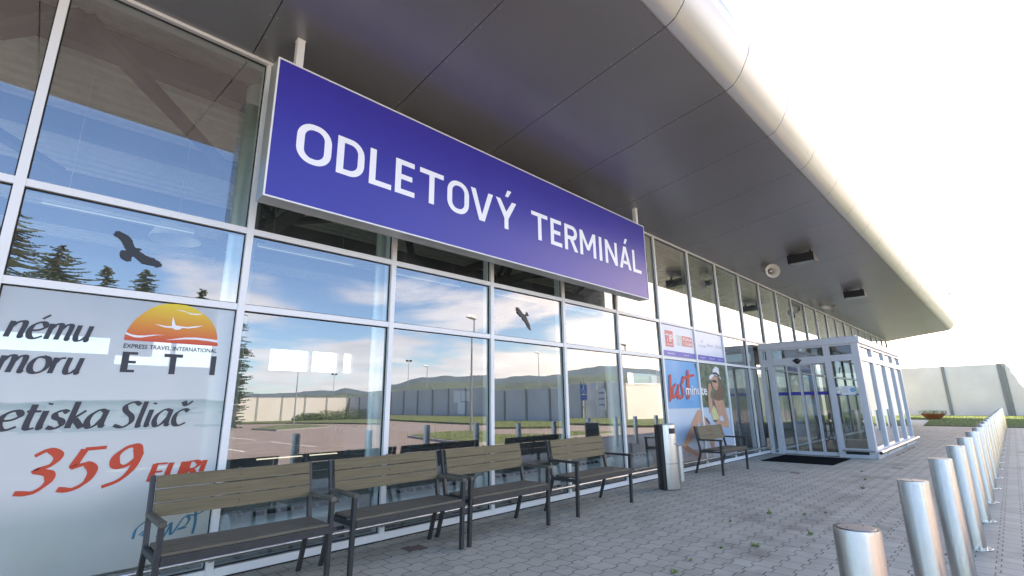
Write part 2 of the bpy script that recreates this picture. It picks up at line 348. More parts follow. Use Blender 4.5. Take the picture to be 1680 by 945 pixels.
wall((33.75,-57.8), (34.9,-17.2), 3.0, 3.0, CONC, 'long shaded grey panel wall beside the car park, mirrored in the glass', side=1)
wall((35.1,-17.1), (36.6,-13.5), 3.05, 2.0, CONC, 'short grey panel wall joining the long grey wall and the pale wall', side=1)
wall((36.8,-13.4), (41.5,-11.6), 3.05, 5.2, WHITEC, 'pale single panel wall with faint scribbles, mirrored next to the poster', side=1)
wall((55.3,17.35), (55.3,.35), 4.05, 3.4, WHITEC, 'pale grey panel wall behind the lawn at the far end', side=1, pw=.22)
wall((55.25,.1), (46,-16), 4.05, 6, WHITEC, 'bright sunlit white wall at the right edge behind the bollards', side=1, pw=.26)
# ------------------------------------------------------------------ terminal building
D = 4.8654; W = 1.5586; X0 = -.2637
def mx(n): return X0+n*W
N0, N1 = -3, 24
Z0, Z1, Z2, ZS = 4.793, 2.990, 2.253, .080
bld = thing('terminal_building', 'glazed airport terminal with aluminium mullions and deep grey canopy', 'building', (mx(N0), D, 0))
OFF = Vector((-mx(N0), -D, 0))
def B(mb, name, m, parent=bld, **k):
    o = mb.build(name, m, parent, **k)
    if parent is bld: o.location = OFF
    return o
VX0, VX1, VY = 14.52, 20.85, 2.47           # vestibule footprint
DUMMY = None
MW = .058
for n in range(N0, N1+1):
    x = mx(n)
    b = MB(); b.box(x-MW/2, x+MW/2, D-.045, D+.0, .0, Z0+.02); b.box(x-MW/2+.008, x+MW/2-.008, D+.012, D+.13, .0, Z0+.02); B(b, 'mullion', ALU, bevel=.002)
b = MB()
for zc in (Z1, Z2):
    for n in range(N0, N1):
        b.box(mx(n)+MW/2, mx(n+1)-MW/2, D-.036, D, zc-.029, zc+.029)
        b.box(mx(n)+MW/2, mx(n+1)-MW/2, D+.012, D+.10, zc-.026, zc+.026)
B(b, 'transom', ALU)
b = MB(); b.box(mx(N0)-.1, mx(N1)+.05, D-.05, D+.13, Z0+.022, Z0+.075); B(b, 'head_rail', ALU)
b = MB()
for n in range(N0, N1): b.box(mx(n)+MW/2+.001, mx(n+1)-MW/2-.001, D-.042, D+.10, .012, ZS)
B(b, 'sill', ALU)
b = MB(); b.box(mx(N0), mx(N1), D-.05, D+.2, -.1, .0115); B(b, 'plinth', DARK)
# gaskets round each pane
b = MB()
for n in range(N0, N1):
    for z0, z1 in ((ZS, Z2-.029), (Z2+.029, Z1-.029), (Z1+.029, Z0+.02)):
        x0, x1 = mx(n)+MW/2, mx(n+1)-MW/2; g = .010
        b.box(x0, x0+g, D-.008, D+.006, z0, z1); b.box(x1-g, x1, D-.008, D+.006, z0, z1)
        b.box(x0+g, x1-g, D-.008, D+.006, z0, z0+g); b.box(x0+g, x1-g, D-.008, D+.006, z1-g, z1)
B(b, 'gasket', DARK)
rg = random.Random(21)
for n in range(N0, N1):
    for z0, z1 in ((ZS, Z2-.029), (Z2+.029, Z1-.029), (Z1+.029, Z0+.02)):
        b = MB(); x0, x1 = mx(n)+MW/2+.008, mx(n+1)-MW/2-.008; ta, tb = rg.uniform(-.0036,.0036), rg.uniform(-.0036,.0036); b.poly([(x0,D+ta+tb,z0+.008),(x1,D-ta+tb,z0+.008),(x1,D-ta-tb,z1-.008),(x0,D+ta-tb,z1-.008)]); B(b, 'window_pane', GLASS, recalc=False)
# interior
DEP = 12.0; XL, XR = mx(N0)-.2, mx(N1)+.1; YB = D+DEP
b = MB(); b.box(XL, XR, D+.2, YB, -.15, -.006); B(b, 'interior_floor', INTF)
# corrugated ceiling
b = MB(); pts = []; y = D+.14; k = 0
while y < YB:
    pts += [(y, 5.62 if k % 2 else 5.56), (y+.10, 5.62 if k % 2 else 5.56)]; y += .13; k += 1
pts += [(YB, 5.7), (D+.14, 5.7)]
b.prism(pts, 'x', XL, XR); B(b, 'ceiling', INTC)
b = MB()
b.box(XL, XR, YB, YB+.2, -.1, 2.55); b.box(XL, XR, YB, YB+.2, 3.25, 5.7)
b.box(XL, 1.6, YB, YB+.2, 2.551, 2.80); b.box(1.45, 2.4, YB, YB+.2, 2.801, 3.249); b.box(2.85,2.95,YB,YB+.2,2.551,3.249); b.box(3.9, 5.55, YB, YB+.2, 2.551, 3.249); b.box(6.85, 6.95, YB, YB+.2, 2.551, 3.249); b.box(7.9, 8.1, YB, YB+.2, 2.551, 3.249); b.box(8.45, 27, YB, YB+.2, 2.551, 3.249)
B(b, 'back_wall', INTW)
b = MB(); b.box(XL-.2, XL, D+.2, YB+.2, -.1, .4)
for k in range(7): b.box(XL-.2, XL, D+.2+k*1.95, D+.32+k*1.95, .4, 5.7)
B(b, 'side_frame', ALU)  # unseen left end kept open, without panes, so daylight brightens the hall
b = MB(); b.box(XR, XR+.2, D+.15, YB+.2, -.1, 5.7); B(b, 'side_wall', WHITEC)
for i in range(7):                                                   # roof trusses
    x = XL+1.9+i*6.2; b = MB(); b.beam((x, D+.4, 5.45), (x, YB, 5.45), .20, .16); b.beam((x, D+.4, 4.75), (x, YB, 4.75), .20, .15)
    k = 0; y = D+.5
    while y < YB-1.0:
        b.beam((x, y, 4.75 if k % 2 else 5.45), (x, y+.95, 5.45 if k % 2 else 4.75), .09, .09); y += .95; k += 1
    B(b, 'roof_truss', TRUSSM)
b = MB()
for j in range(5): b.box(XL, XR, D+1.6+j*2.4, D+1.80+j*2.4, 5.25, 5.55)
B(b, 'purlin', TRUSSM)
b = MB()
for i in range(6):
    x = XL+1.9+i*6.2
    b.beam((x, D+.5, 4.85), (x+3.1, D+4.6, 4.85), .14, .10); b.beam((x+3.1, D+.5, 4.85), (x, D+4.6, 4.85), .14, .10); b.beam((x+3.1, D+.5, 4.85), (x+6.2, D+4.6, 4.85), .14, .10)
B(b, 'wind_brace', TRUSSM)
# roof and canopy
prof = [(1.886,5.222),(1.785,5.262),(1.69,5.365),(1.615,5.50),(1.562,5.61),(1.540,5.72),(1.550,5.84),(1.60,5.96),(1.69,6.07),(1.82,6.15),(2.0,6.20)]
XE = 37.35; SX = 4.23
b = MB(); b.prism([(2.0,6.2),(D,6.30),(YB+.4,6.45),(YB+.4,5.71),(D+.1,5.71),(D+.08,4.90),(4.7,4.95),(1.95,5.32)], 'x', mx(N0)-1.2, XE-.02); B(b, 'roof', FASC)
xs = [SX+W*k for k in range(-6, 22)]; xs = [x for x in xs if x < XE-.4]+[XE]
for xa, xb in zip(xs, xs[1:]):
    b = MB(); g = .007; ring = []
    for x in (xa+g, xb-g): ring.append([b.bm.verts.new((x, y, z)) for y, z in prof])
    inner = []
    for x in (xa+g, xb-g): inner.append([b.bm.verts.new((x, y+.03, z+.012)) for y, z in prof])
    for k in range(len(prof)-1):
        b.face([ring[0][k], ring[1][k], ring[1][k+1], ring[0][k+1]]); b.face([inner[0][k+1], inner[1][k+1], inner[1][k], inner[0][k]])
        for s in (0, 1): b.face([ring[s][k], ring[s][k+1], inner[s][k+1], inner[s][k]])
    b.face([ring[0][0], inner[0][0], inner[1][0], ring[1][0]]); b.face([ring[0][-1], ring[1][-1], inner[1][-1], inner[0][-1]])
    B(b, 'fascia_panel', FASC, smooth=True)
    b = MB(); b.prism([(y+.012, z+.004) for y, z in prof]+[(2.05, 6.16), (1.98, 5.3)], 'x', xa-.03, xa+.03); B(b, 'fascia_joint', DARK)
    y0, z0 = 1.915, 5.2154; y1, z1 = D-.055, 4.845; b = MB(); g = .0045
    nn = 1
    for j in range(nn):
        ya, yb_ = y0+(y1-y0)*j/nn+(0 if j == 0 else g), y0+(y1-y0)*(j+1)/nn; za, zb = z0+(z1-z0)*(ya-y0)/(y1-y0), z0+(z1-z0)*(yb_-y0)/(y1-y0)
        b.prism([(ya,za),(yb_,zb),(yb_,zb+.02),(ya,za+.02)], 'x', xa+g, xb-g)
    B(b, 'soffit_panel', SOFF)
b = MB()                                                              # screw heads along the soffit seams
rg = random.Random(5)
for x in xs[:-1]:
    for y in [2.0+.28*k for k in range(10)]:
        z = 5.217+(4.845-5.217)*(y-1.902)/(D-.055-1.902); b.tube([(x-.03, y, z+.004), (x-.03, y, z-.003)], .005, 6); b.tube([(x+.03, y, z+.004), (x+.03, y, z-.003)], .005, 6)
B(b, 'soffit_screws', DUCT)
b = MB(); b.prism([(p[0], p[1]) for p in prof]+[(D,6.28),(D,4.86),(1.9,5.2)], 'x', XE-.03, XE-.001); B(b, 'canopy_end_cap', FASC)
b = MB(); b.prism([(1.93,5.24),(2.2,5.25),(4.75,4.88),(4.75,4.93),(2.2,5.35)], 'x', mx(N0)-1.1, XE-.04); B(b, 'canopy_void_lining', DARK)
# low kick rail in front of the glass
rail = thing('kick_rail', 'long polished steel kick rail running low in front of the glass', 'rail', (mx(N0), D-.09, .17))
def kr(pts, name='rail_tube'):
    b = MB(); b.tube(pts, .021, 14); o = b.build(name, STEEL, rail, smooth=True); o.location = (-mx(N0), -(D-.09), -.17); return o
kr([(mx(N0), D-.09, .175), (VX0-.02, D-.09, .175)])
for n in range(N0+1, 10):
    b = MB(); b.tube([(mx(n), D-.047, .155), (mx(n), D-.088, .155)], .010, 8); b.box(mx(n)-.02, mx(n)+.02, D-.0505, D-.0455, .135, .175); o = b.build('rail_bracket', STEEL, rail); o.location = (-mx(N0), -(D-.09), -.17)
b = MB()
for x in (-.9, 2.2, 5.3, 8.4, 11.5): b.tube([(x-.004, D-.09, .175), (x+.004, D-.09, .175)], .0218, 14)
o = b.build('rail_joint', BLACK, rail); o.location = (-mx(N0), -(D-.09), -.17)
# unseen block added behind the terminal to cast shade on the lawn
shade_blk = thing('shade_block', 'tall unseen block added behind the far end of the terminal to shade the lawn', 'building', (45, 14, 0))
b = MB(); b.box(-9, 5.0, -4.0, 8, -.2, 13.0); b.build('wall', WHITEC, shade_blk)
b = MB(); b.prism([(-4.3,13.001),(8.3,13.001),(2,13.9)], 'x', -9.2, 5.2); b.build('roof', SOFF, shade_blk)
# ------------------------------------------------------------------ ducts inside
def vduct(x, y, z0, z1, r, label):
    t = thing('ventilation_duct', label, 'duct', (x, y, z0), group='round galvanised ducts standing inside the glass')
    b = MB(); H = z1-z0; b.tube([(0,0,.30 if z0 < 1 else 0),(0,0,H)], r, 28); b.build('duct_tube', DUCT, t, smooth=True)
    b = MB(); k = .45
    while k < H: b.tube([(0,0,k-.006),(0,0,k+.006)], r+.006, 28); k += .24
    b.build('duct_seams', DUCT, t, smooth=True)
    if z0 < 1: b = MB(); b.tube([(0,0,0),(0,0,.301)], [r*.15, r], 28); b.build('duct_cone', DUCT, t, smooth=True)
    return t
vduct(1.56, 6.1, .02, 5.3, .15, 'round duct behind the pane beside the left end of the blue sign')
vduct(9.05, 6.0, .02, 4.6, .19, 'thick round duct behind the pane in front of the fourth bench')
vduct(4.25, 7.6, .02, 5.0, .12, 'slim round duct seen faintly behind the third bay')
def fduct(n):
    x0 = mx(n)+.22; t = thing('floor_duct', DLAB[n], 'duct', (x0, D+.45, .26), group='slotted floor ducts inside the glass')
    b = MB(); b.tube([(0,0,0),(W-.30,0,0)], .145, 24); b.build('duct_tube', DUCT, t, smooth=True)
    b = MB()
    for q in (.06, .11, W-.42, W-.36): b.tube([(q,0,0),(q+.012,0,0)], .151, 24)
    b.build('duct_seams', DUCT, t, smooth=True)
    for k in range(7):
        a = R(52); xa = .2+k*.125; b = MB(); c = Vector((0, -math.cos(a)*.146, math.sin(a)*.146)); tt = Vector((0, math.sin(a), math.cos(a)))*.024; nn = Vector((0, -math.cos(a), math.sin(a)))*.004
        p = [c-tt+nn, c+tt+nn]; b.poly([(xa, p[0].y, p[0].z), (xa+.095, p[0].y, p[0].z), (xa+.095, p[1].y, p[1].z), (xa, p[1].y, p[1].z)])
        b.build('duct_slot', BLACK, t, recalc=False)
    b = MB(); b.box(.1, .14, -.05, .05, -.265, -.12); b.box(W-.45, W-.41, -.05, .05, -.265, -.12); b.build('duct_foot', DARK, t)
DLAB = {1: 'slotted round floor duct behind the nearest bench, beside the travel banner', 2: 'slotted round floor duct behind the second bench from the banner',
        3: 'slotted round floor duct behind the third bench', 4: 'slotted round floor duct behind the left half of the fourth bench', 5: 'slotted round floor duct behind the pane left of the litter bin'}
for n in DLAB: fduct(n)
t = thing('hanging_lamp', 'dome shaped hall lamp hanging inside high behind the left panes', 'lamp', (1.35, D+4.2, 4.0))
b = MB(); b.tube([(0,0,.42),(0,0,.38),(0,0,.25),(0,0,.05),(0,0,0)], [.08,.16,.24,.34,.36], 24, cap=False); b.build('lamp_shade', INTC, t, smooth=True)
b = MB(); b.tube([(0,0,.42),(0,0,1.55)], .008, 6); b.build('lamp_cable', DARK, t)
TUBEM = bpy.data.materials.new('lit_fluorescent_tube'); TUBEM.use_nodes = True
TUBEM.node_tree.nodes['Principled BSDF'].inputs['Emission Color'].default_value = (.85,.95,1,1); TUBEM.node_tree.nodes['Principled BSDF'].inputs['Emission Strength'].default_value = .07
k_ = 0
for (y, z, rw) in ((7.4,3.66,'front'),):
    for i in range(5):
        t = thing('fluorescent_lamp', '%s lit strip lamp from the left in the %s row inside the hall' % (['first','second','third','fourth','fifth'][i], rw), 'lamp', (-.2+i*2.3, y, z), group='lit strip lamps hanging in the hall')
        b = MB(); b.box(0, 1.5, -.03, .03, .02, .05); b.build('lamp_housing', INTC, t); b = MB(); b.tube([(0,0,0),(1.5,0,0)], .007, 8); b.build('lamp_tube', TUBEM, t, smooth=True)
        b = MB(); b.tube([(.2,0,.06),(.2,0,5.5-z)], .002, 4); b.tube([(1.3,0,.06),(1.3,0,5.5-z)], .002, 4); b.build('lamp_wire', ALU, t)
# rows of waiting chairs inside, far side
CH = mat('waiting_chair_steel', (.10,.11,.12), .4, .3)
def chairrow(x, y, rz, label):
    t = thing('waiting_seats', label, 'seats', (x, y, 0), rz, group='rows of waiting seats inside the hall')
    b = MB(); b.box(-1.5,1.5,-.03,.03,.34,.40); b.build('beam', CH, t)
    for i in range(4):
        q = -1.15+i*.77; b = MB(); b.box(q-.26,q+.26,-.25,.22,.42,.46); b.build('seat', CH, t, bevel=.01)
        b = MB(); b.prism([(.20,.46),(.25,.46),(.34,.92),(.30,.93)], 'x', q-.26, q+.26); b.build('backrest', CH, t, bevel=.008)
    for q in (-1.2, 1.2): b = MB(); b.beam((q,0,.36),(q,-.28,-.004),.04,.03); b.beam((q,0,.36),(q,.28,-.004),.04,.03); b.build('leg', CH, t)
chairrow(6.2, 9.5, 0, 'nearer row of dark waiting seats behind the middle panes')
chairrow(11.0, 9.5, 0, 'row of dark waiting seats behind the last minute poster')
chairrow(6.2, 12.0, R(180), 'deeper row of dark waiting seats behind the middle panes')
# ------------------------------------------------------------------ the big sign
YS = 4.295; SXa, SXb, SZa, SZb = 1.212, 7.756, 3.160, 4.565
sg = thing('terminal_sign', 'long blue box sign reading ODLETOVÝ TERMINÁL under the canopy', 'sign', (SXa, YS, SZa))
def Sg(mb, name, m, parent=None, **k):
    o = mb.build(name, m, parent or sg, **k)
    if parent is None: o.location = (-SXa, -YS, -SZa)
    return o
b = MB(); b.box(SXa, SXb, YS+.012, YS+.195, SZa, SZb); Sg(b, 'sign_box', SIGNFR, bevel=.004)
b = MB(); e = .014
b.box(SXa, SXb, YS-.006, YS+.0115, SZa, SZa+e); b.box(SXa, SXb, YS-.006, YS+.0115, SZb-e, SZb); b.box(SXa, SXa+e, YS-.006, YS+.0115, SZa+e+.0005, SZb-e-.0005); b.box(SXb-e, SXb, YS-.006, YS+.0115, SZa+e+.0005, SZb-e-.0005)
Sg(b, 'sign_frame', ALU)
b = MB(); b.box(SXa+e+.001, SXb-e-.001, YS, YS+.011, SZa+e+.001, SZb-e-.001); face = Sg(b, 'sign_face', BLUEP)
for x, y in ((1.415, 4.37), (7.62, 4.37)):
    zt = 5.217+(4.845-5.217)*(y-1.902)/(D-.055-1.902)
    b = MB(); b.box(x-.035, x+.035, y-.035, y+.035, SZb, zt+.01); Sg(b, 'hanger_post', ALU, bevel=.003)
    b = MB(); b.box(x-.04, x+.04, y-.04, y+.04, zt-.008, zt-.002); Sg(b, 'hanger_plate', ALU)
    b = MB(); b.beam((x, YS+.19, 4.2), (x, D-.04, 4.2), .05, .05); b.beam((x, YS+.19, 3.5), (x, D-.04, 3.5), .05, .05); Sg(b, 'wall_bracket', ALU)
ZB, ZT = 3.600, 4.006; SV, SH = .073, .060
def arc(cx, cz, rx, rz, a0, a1, n=10): return [(cx+rx*math.cos(R(a0+(a1-a0)*i/n)), cz+rz*math.sin(R(a0+(a1-a0)*i/n))) for i in range(n+1)]
def roundrect(x0, x1, z0, z1, r): return arc(x1-r, z1-r, r, r, 90, 0)+arc(x1-r, z0+r, r, r, 0, -90)+arc(x0+r, z0+r, r, r, -90, -180)+arc(x0+r, z1-r, r, r, 180, 90)
def strip(b, A, Bq, y):   # ring between two loops of equal length
    for i in range(len(A)):
        j = (i+1) % len(A); b.poly([(A[i][0],y,A[i][1]),(A[j][0],y,A[j][1]),(Bq[j][0],y,Bq[j][1]),(Bq[i][0],y,Bq[i][1])])
def letter(fn):
    b = MB(); fn(b); o = b.build('letter', LETT, face, recalc=False)
    for p in o.data.polygons:
        if p.normal.y > 0: p.flip()
    return o
YL = YS-.0025
def q(b, *p): b.poly([(a, YL, c) for a, c in p])
def bar(b, x0, x1, z0, z1): q(b, (x0,z0),(x1,z0),(x1,z1),(x0,z1))
def L_O(x0, x1):
    def f(b): strip(b, roundrect(x0, x1, ZB-.008, ZT+.004, .155), roundrect(x0+SV, x1-SV, ZB+SH-.008, ZT-SH+.004, .085), YL)
    return f
def L_D(x0, x1):
    def f(b):
        bar(b, x0, x0+SV, ZB, ZT); r = .155; ri = .085
        o = [(x0+SV,ZT)]+arc(x1-r,ZT-r,r,r,90,0)+arc(x1-r,ZB+r,r,r,0,-90)+[(x0+SV,ZB)]
        i = [(x0+SV,ZT-SH)]+arc(x1-SV-ri,ZT-SH-ri,ri,ri,90,0)+arc(x1-SV-ri,ZB+SH+ri,ri,ri,0,-90)+[(x0+SV,ZB+SH)]
        for k in range(len(o)-1): q(b, o[k], o[k+1], i[k+1], i[k])
    return f
def L_L(x0, x1): return lambda b: (bar(b, x0, x0+SV, ZB, ZT), bar(b, x0+SV, x1, ZB, ZB+SH))
def L_E(x0, x1): return lambda b: (bar(b, x0, x0+SV, ZB, ZT), bar(b, x0+SV, x1, ZB, ZB+SH), bar(b, x0+SV, x1-.01, ZT-SH, ZT), bar(b, x0+SV, x1-.035, 3.775, 3.775+SH))
def L_T(x0, x1): return lambda b: (bar(b, x0, x1, ZT-SH, ZT), bar(b, (x0+x1)/2-SV/2, (x0+x1)/2+SV/2, ZB, ZT-SH))
def L_V(x0, x1): return lambda b: (q(b, (x0,ZT),(x0+.08,ZT),((x0+x1)/2+.0,ZB+.085),((x0+x1)/2-.045,ZB)), q(b, (x1,ZT),(x1-.08,ZT),((x0+x1)/2+.0,ZB+.085),((x0+x1)/2+.045,ZB)), q(b, ((x0+x1)/2-.045,ZB),((x0+x1)/2+.045,ZB),((x0+x1)/2,ZB+.085)))
def L_Y(x0, x1):
    def f(b):
        c = (x0+x1)/2; zj = 3.745
        bar(b, c-SV/2, c+SV/2, ZB, zj); q(b, (x0,ZT),(x0+.082,ZT),(c+.0,zj+.10),(c-SV/2,zj)); q(b, (x1,ZT),(x1-.082,ZT),(c-.0,zj+.10),(c+SV/2,zj)); q(b, (c-SV/2,zj),(c+SV/2,zj),(c,zj+.10))
        q(b, (c-.022,4.058),(c+.035,4.058),(c+.098,4.158),(c+.025,4.158))
    return f
def L_R(x0, x1):
    def f(b):
        bar(b, x0, x0+SV, ZB, ZT); r = .115; xr = x1-.012; zm = 3.775; ri = .06
        o = [(x0+SV,ZT)]+arc(xr-r,ZT-r,r,r,90,0)+arc(xr-r,zm+r,r,r,0,-90)+[(x0+SV,zm)]
        i = [(x0+SV,ZT-SH)]+arc(xr-SV-ri,ZT-SH-ri,ri,ri,90,0)+arc(xr-SV-ri,zm+SH+ri,ri,ri,0,-90)+[(x0+SV,zm+SH)]
        for k in range(len(o)-1): q(b, o[k], o[k+1], i[k+1], i[k])
        q(b, (x1-.19,zm-.0005),(x1-.105,zm-.0005),(x1,ZB),(x1-.085,ZB))
    return f
def L_M(x0, x1):
    def f(b):
        c = (x0+x1)/2; bar(b, x0, x0+SV, ZB, ZT); bar(b, x1-SV, x1, ZB, ZT)
        q(b, (x0+SV,ZT),(x0+SV,ZT-.13),(c-.03,3.70),(c,3.78)); q(b, (x1-SV,ZT),(c,3.78),(c+.03,3.70),(x1-SV,ZT-.13)); q(b, (c-.03,3.70),(c+.03,3.70),(c,3.78))
    return f
def L_N(x0, x1): return lambda b: (bar(b, x0, x0+SV, ZB, ZT), bar(b, x1-SV, x1, ZB, ZT), q(b, (x0+SV,ZT),(x0+SV,ZT-.13),(x1-SV,ZB),(x1-SV,ZB+.13)))
def L_A(x0, x1):
    def f(b):
        c = (x0+x1)/2
        q(b, (x0,ZB),(x0+.078,ZB),(c,ZT-.10),(c-.042,ZT)); q(b, (x1,ZB),(x1-.078,ZB),(c,ZT-.10),(c+.042,ZT)); q(b, (c-.042,ZT),(c,ZT-.10),(c+.042,ZT))
        bar(b, x0+.105, x1-.105, ZB+.088, ZB+.145); q(b, (c-.022,4.058),(c+.035,4.058),(c+.098,4.158),(c+.025,4.158))
    return f
for fn, x0, x1 in ((L_O,1.445,1.784),(L_D,1.840,2.135),(L_L,2.195,2.457),(L_E,2.502,2.752),(L_T,2.814,3.148),(L_O,3.205,3.539),(L_V,3.566,3.94),(L_Y,3.992,4.37),
                   (L_T,4.667,5.012),(L_E,5.075,5.330),(L_R,5.395,5.713),(L_M,5.767,6.185),(L_O and (lambda a, c: (lambda b: bar(b, a, c, ZB, ZT))),6.277,6.353),(L_N,6.447,6.800),(L_A,6.865,7.228),(L_L,7.285,7.560)):
    letter(fn(x0, x1))
# ------------------------------------------------------------------ entrance vestibule
vb = thing('entrance_vestibule', 'glazed entrance porch with sliding doors facing the benches', 'entrance porch', (VX0, VY, 0))
def V(mb, name, m, parent=None, **k):
    o = mb.build(name, m, parent or vb, **k)
    if parent is None: o.location = (-VX0, -VY, 0)
    return o
ys0 = D-.06
b = MB(); b.box(VX0-.03, VX1+.05, VY-.04, ys0, 2.745, 2.90); b.box(VX0+.02, VX1, VY+.02, ys0-.02, 2.9005, 2.93); V(b, 'porch_roof', ALUV, bevel=.006)
T = .10
side = [VY, 3.10, 4.48, ys0-.06]
b = MB()
def post(x0, x1, y0, y1, z0=0, z1=2.744): b.box(x0, x1, y0, y1, z0, z1)
post(VX0, VX0+.17, VY, VY+.15)                                        # corner post
post(VX0, VX0+T, 3.10-.0, 3.235); post(VX0, VX0+T, 4.48, 4.615); post(VX0, VX0+T, ys0-.10, ys0)
b.box(VX0+.003, VX0+T-.003, VY+.151, 3.099, 2.322, 2.48); b.box(VX0+.003, VX0+T-.003, 4.616, ys0-.101, 2.27, 2.47)
b.box(VX0-.012, VX0+T+.02, 3.236, 4.479, 2.295, 2.475)
b.box(VX0+.003, VX0+T-.003, VY+.151, 3.099, 2.70, 2.743); b.box(VX0+.003, VX0+T-.003, 3.236, 4.479, 2.70, 2.743); b.box(VX0+.003, VX0+T-.003, 4.616, ys0-.101, 2.70, 2.743)
b.box(VX0-.006, VX0+T+.006, VY-.006, 3.10, .0, .045); b.box(VX0-.006, VX0+T, VY+.152, 3.099, .046, .075); b.box(VX0+.002, VX0+T, VY+.152, 3.099, .17, .215)
b.box(VX0-.006, VX0+T, 4.616, ys0-.1, 0, .03)
V(b, 'side_frame', ALUV, bevel=.003)
fx = [VX0+.17, 16.13, 16.43, 17.95, 18.30, 19.25, 19.60, VX1-.12]
b = MB()
for a, c in ((16.13,16.33),(17.85,18.05),(19.4,19.6),(VX1-.12,VX1)): b.box(a, c, VY, VY+.12, 0, 2.744)
cols = [(VX0+.171,16.129),(16.331,17.849),(18.051,19.399),(19.601,VX1-.121)]
for a, c in cols:
    b.box(a, c, VY+.003, VY+.10, 2.32, 2.46); b.box(a, c, VY+.003, VY+.10, 2.68, 2.743); b.box(a, c, VY+.003, VY+.10, .0, .19)
V(b, 'front_frame', ALU, bevel=.003)
b = MB(); b.box(VX0-.03, VX1+.03, VY-.03, VY-.007, -.05, .11); V(b, 'base_panel', ALUV)
b = MB()
for y0, y1 in ((3.10,3.236),(4.48,4.616),(ys0-.1,ys0)): b.box(VX1-.1, VX1, y0, y1, 0, 2.744)
b.box(VX1-.1+.003, VX1-.003, 3.237, 4.479, 2.3, 2.743)
V(b, 'rear_frame', ALUV)
def pane(x0, y0, x1, y1, z0, z1, m=GLASSV, par=None, name='window_pane'):
    b = MB(); b.poly([(x0,y0,z0),(x1,y1,z0),(x1,y1,z1),(x0,y0,z1)]); return V(b, name, m, par, recalc=False)
xg = VX0+.05
for y0, y1, z0, z1 in ((VY+.15,3.10,.215,2.322),(VY+.15,3.10,2.48,2.70),(3.236,4.48,2.475,2.70),(4.616,ys0-.1,.03,2.27),(4.616,ys0-.1,2.47,2.70)): pane(xg, y0, xg, y1, z0, z1)
b = MB(); b.poly([(xg-.01,VY+.15,.075),(xg-.01,3.10,.075),(xg-.01,3.10,.17),(xg-.01,VY+.15,.17)]); V(b, 'base_infill', DARK, recalc=False)
for a, c in cols: pane(a, VY+.05, c, VY+.05, .19, 2.32); pane(a, VY+.05, c, VY+.05, 2.46, 2.68)
for y0, y1 in ((VY+.15,3.10),(3.236,4.48),(4.616,ys0-.1)): pane(VX1-.05, y0, VX1-.05, y1, .05, 2.3)
# four sliding leaves
BAND = mat('blue_safety_band', (.03,.035,.30), .4)
ym = [4.479, 4.165, 3.858, 3.548, 3.237]
for k in range(4):
    ya, yb = ym[k+1], ym[k]; xo = VX0+(.030 if k in (1, 2) else .075)
    b = MB(); s = .028; b.box(xo-.016, xo+.016, ya+.001, ya+s, .012, 2.292); b.box(xo-.016, xo+.016, yb-s, yb-.001, .012, 2.292); b.box(xo-.015, xo+.015, ya+s, yb-s, .012, .10); b.box(xo-.015, xo+.015, ya+s, yb-s, 2.262, 2.292)
    d = V(b, 'sliding_door', ALUV, bevel=.002)
    g = MB(); g.poly([(xo,ya+s,.10),(xo,yb-s,.10),(xo,yb-s,2.262),(xo,ya+s,2.262)]); g.build('door_glass', GLASSV, d, recalc=False)
    g = MB(); g.poly([(xo-.003,ya+s,1.50),(xo-.003,yb-s,1.50),(xo-.003,yb-s,1.585),(xo-.003,ya+s,1.585)]); g.build('safety_band', BAND, d, recalc=False)
pane(xg-.003, VY+.152, xg-.003, 3.098, 1.475, 1.51, BAND, name='safety_band')
b = MB(); b.tube([(VX0-.012,3.86,2.385),(VX0-.035,3.86,2.385),(VX0-.075,3.86,2.372)], [.075,.07,.02], 16); b.box(VX0-.03, VX0-.0125, 3.76, 3.96, 2.375, 2.42); V(b, 'door_sensor', BLACK, smooth=True)
b = MB(); b.tube([(VX0+.02,VY-.075,.135),(VX1+.3,VY-.075,.135)], .042, 16); b.tube([(VX0+.025,VY-.075,.135),(VX0+.016,VY-.075,.135)], .043, 16, cap=False); V(b, 'bumper_rail', STEEL, smooth=True)
b = MB(); b.tube([(VX0+.0195,VY-.075,.135),(VX0+.019,VY-.075,.135)], .034, 16); V(b, 'rail_opening', BLACK)
b = MB(); b.tube([(VX0-.055,VY+.02,.165),(VX0-.055,3.14,.165)], .019, 12); V(b, 'kick_rail', STEEL, smooth=True)
b = MB(); b.tube([(VX0+.9,VY-.075,.10),(VX0+.9,VY-.075,-.01)], .02, 8); b.tube([(VX0+3.9,VY-.075,.10),(VX0+3.9,VY-.075,-.01)], .02, 8); V(b, 'rail_foot', STEEL)
b = MB(); b.box(VX0+.12, VX1-.12, VY+.13, ys0, -.02, .006); V(b, 'porch_floor', BLACK)
b = MB(); b.prism([(4.62,.35),(ys0-.1,.35),(ys0-.1,.75),(4.62,.75)], 'x', VX0+.6, VX0+1.4); V(b, 'porch_cabinet', INTF)
def sticker(name, label, cat, x, y0, y1, z0, z1, m):
    o = MB().box(x-.002, x, y0, y1, z0, z1).build(name, m); return tag(o, label, cat)
nt_ = sticker('notice_sheet', 'white laminated notice with a round blue emblem on the porch glass', 'notice', xg-.005, 2.69, 2.99, 1.485, 1.70, WHITE)
CY = mat('cyan_print', (.03,.35,.62), .4); GREYP = mat('grey_print', (.30,.31,.36), .5); REDP = mat('red_print', (.55,.045,.05), .4)
b = MB(); cc = [(xg-.0085, 2.745+.05*math.cos(a*.314), 1.60+.05*math.sin(a*.314)) for a in range(20)]; b.poly(cc); b.build('round_emblem', CY, nt_, recalc=False)
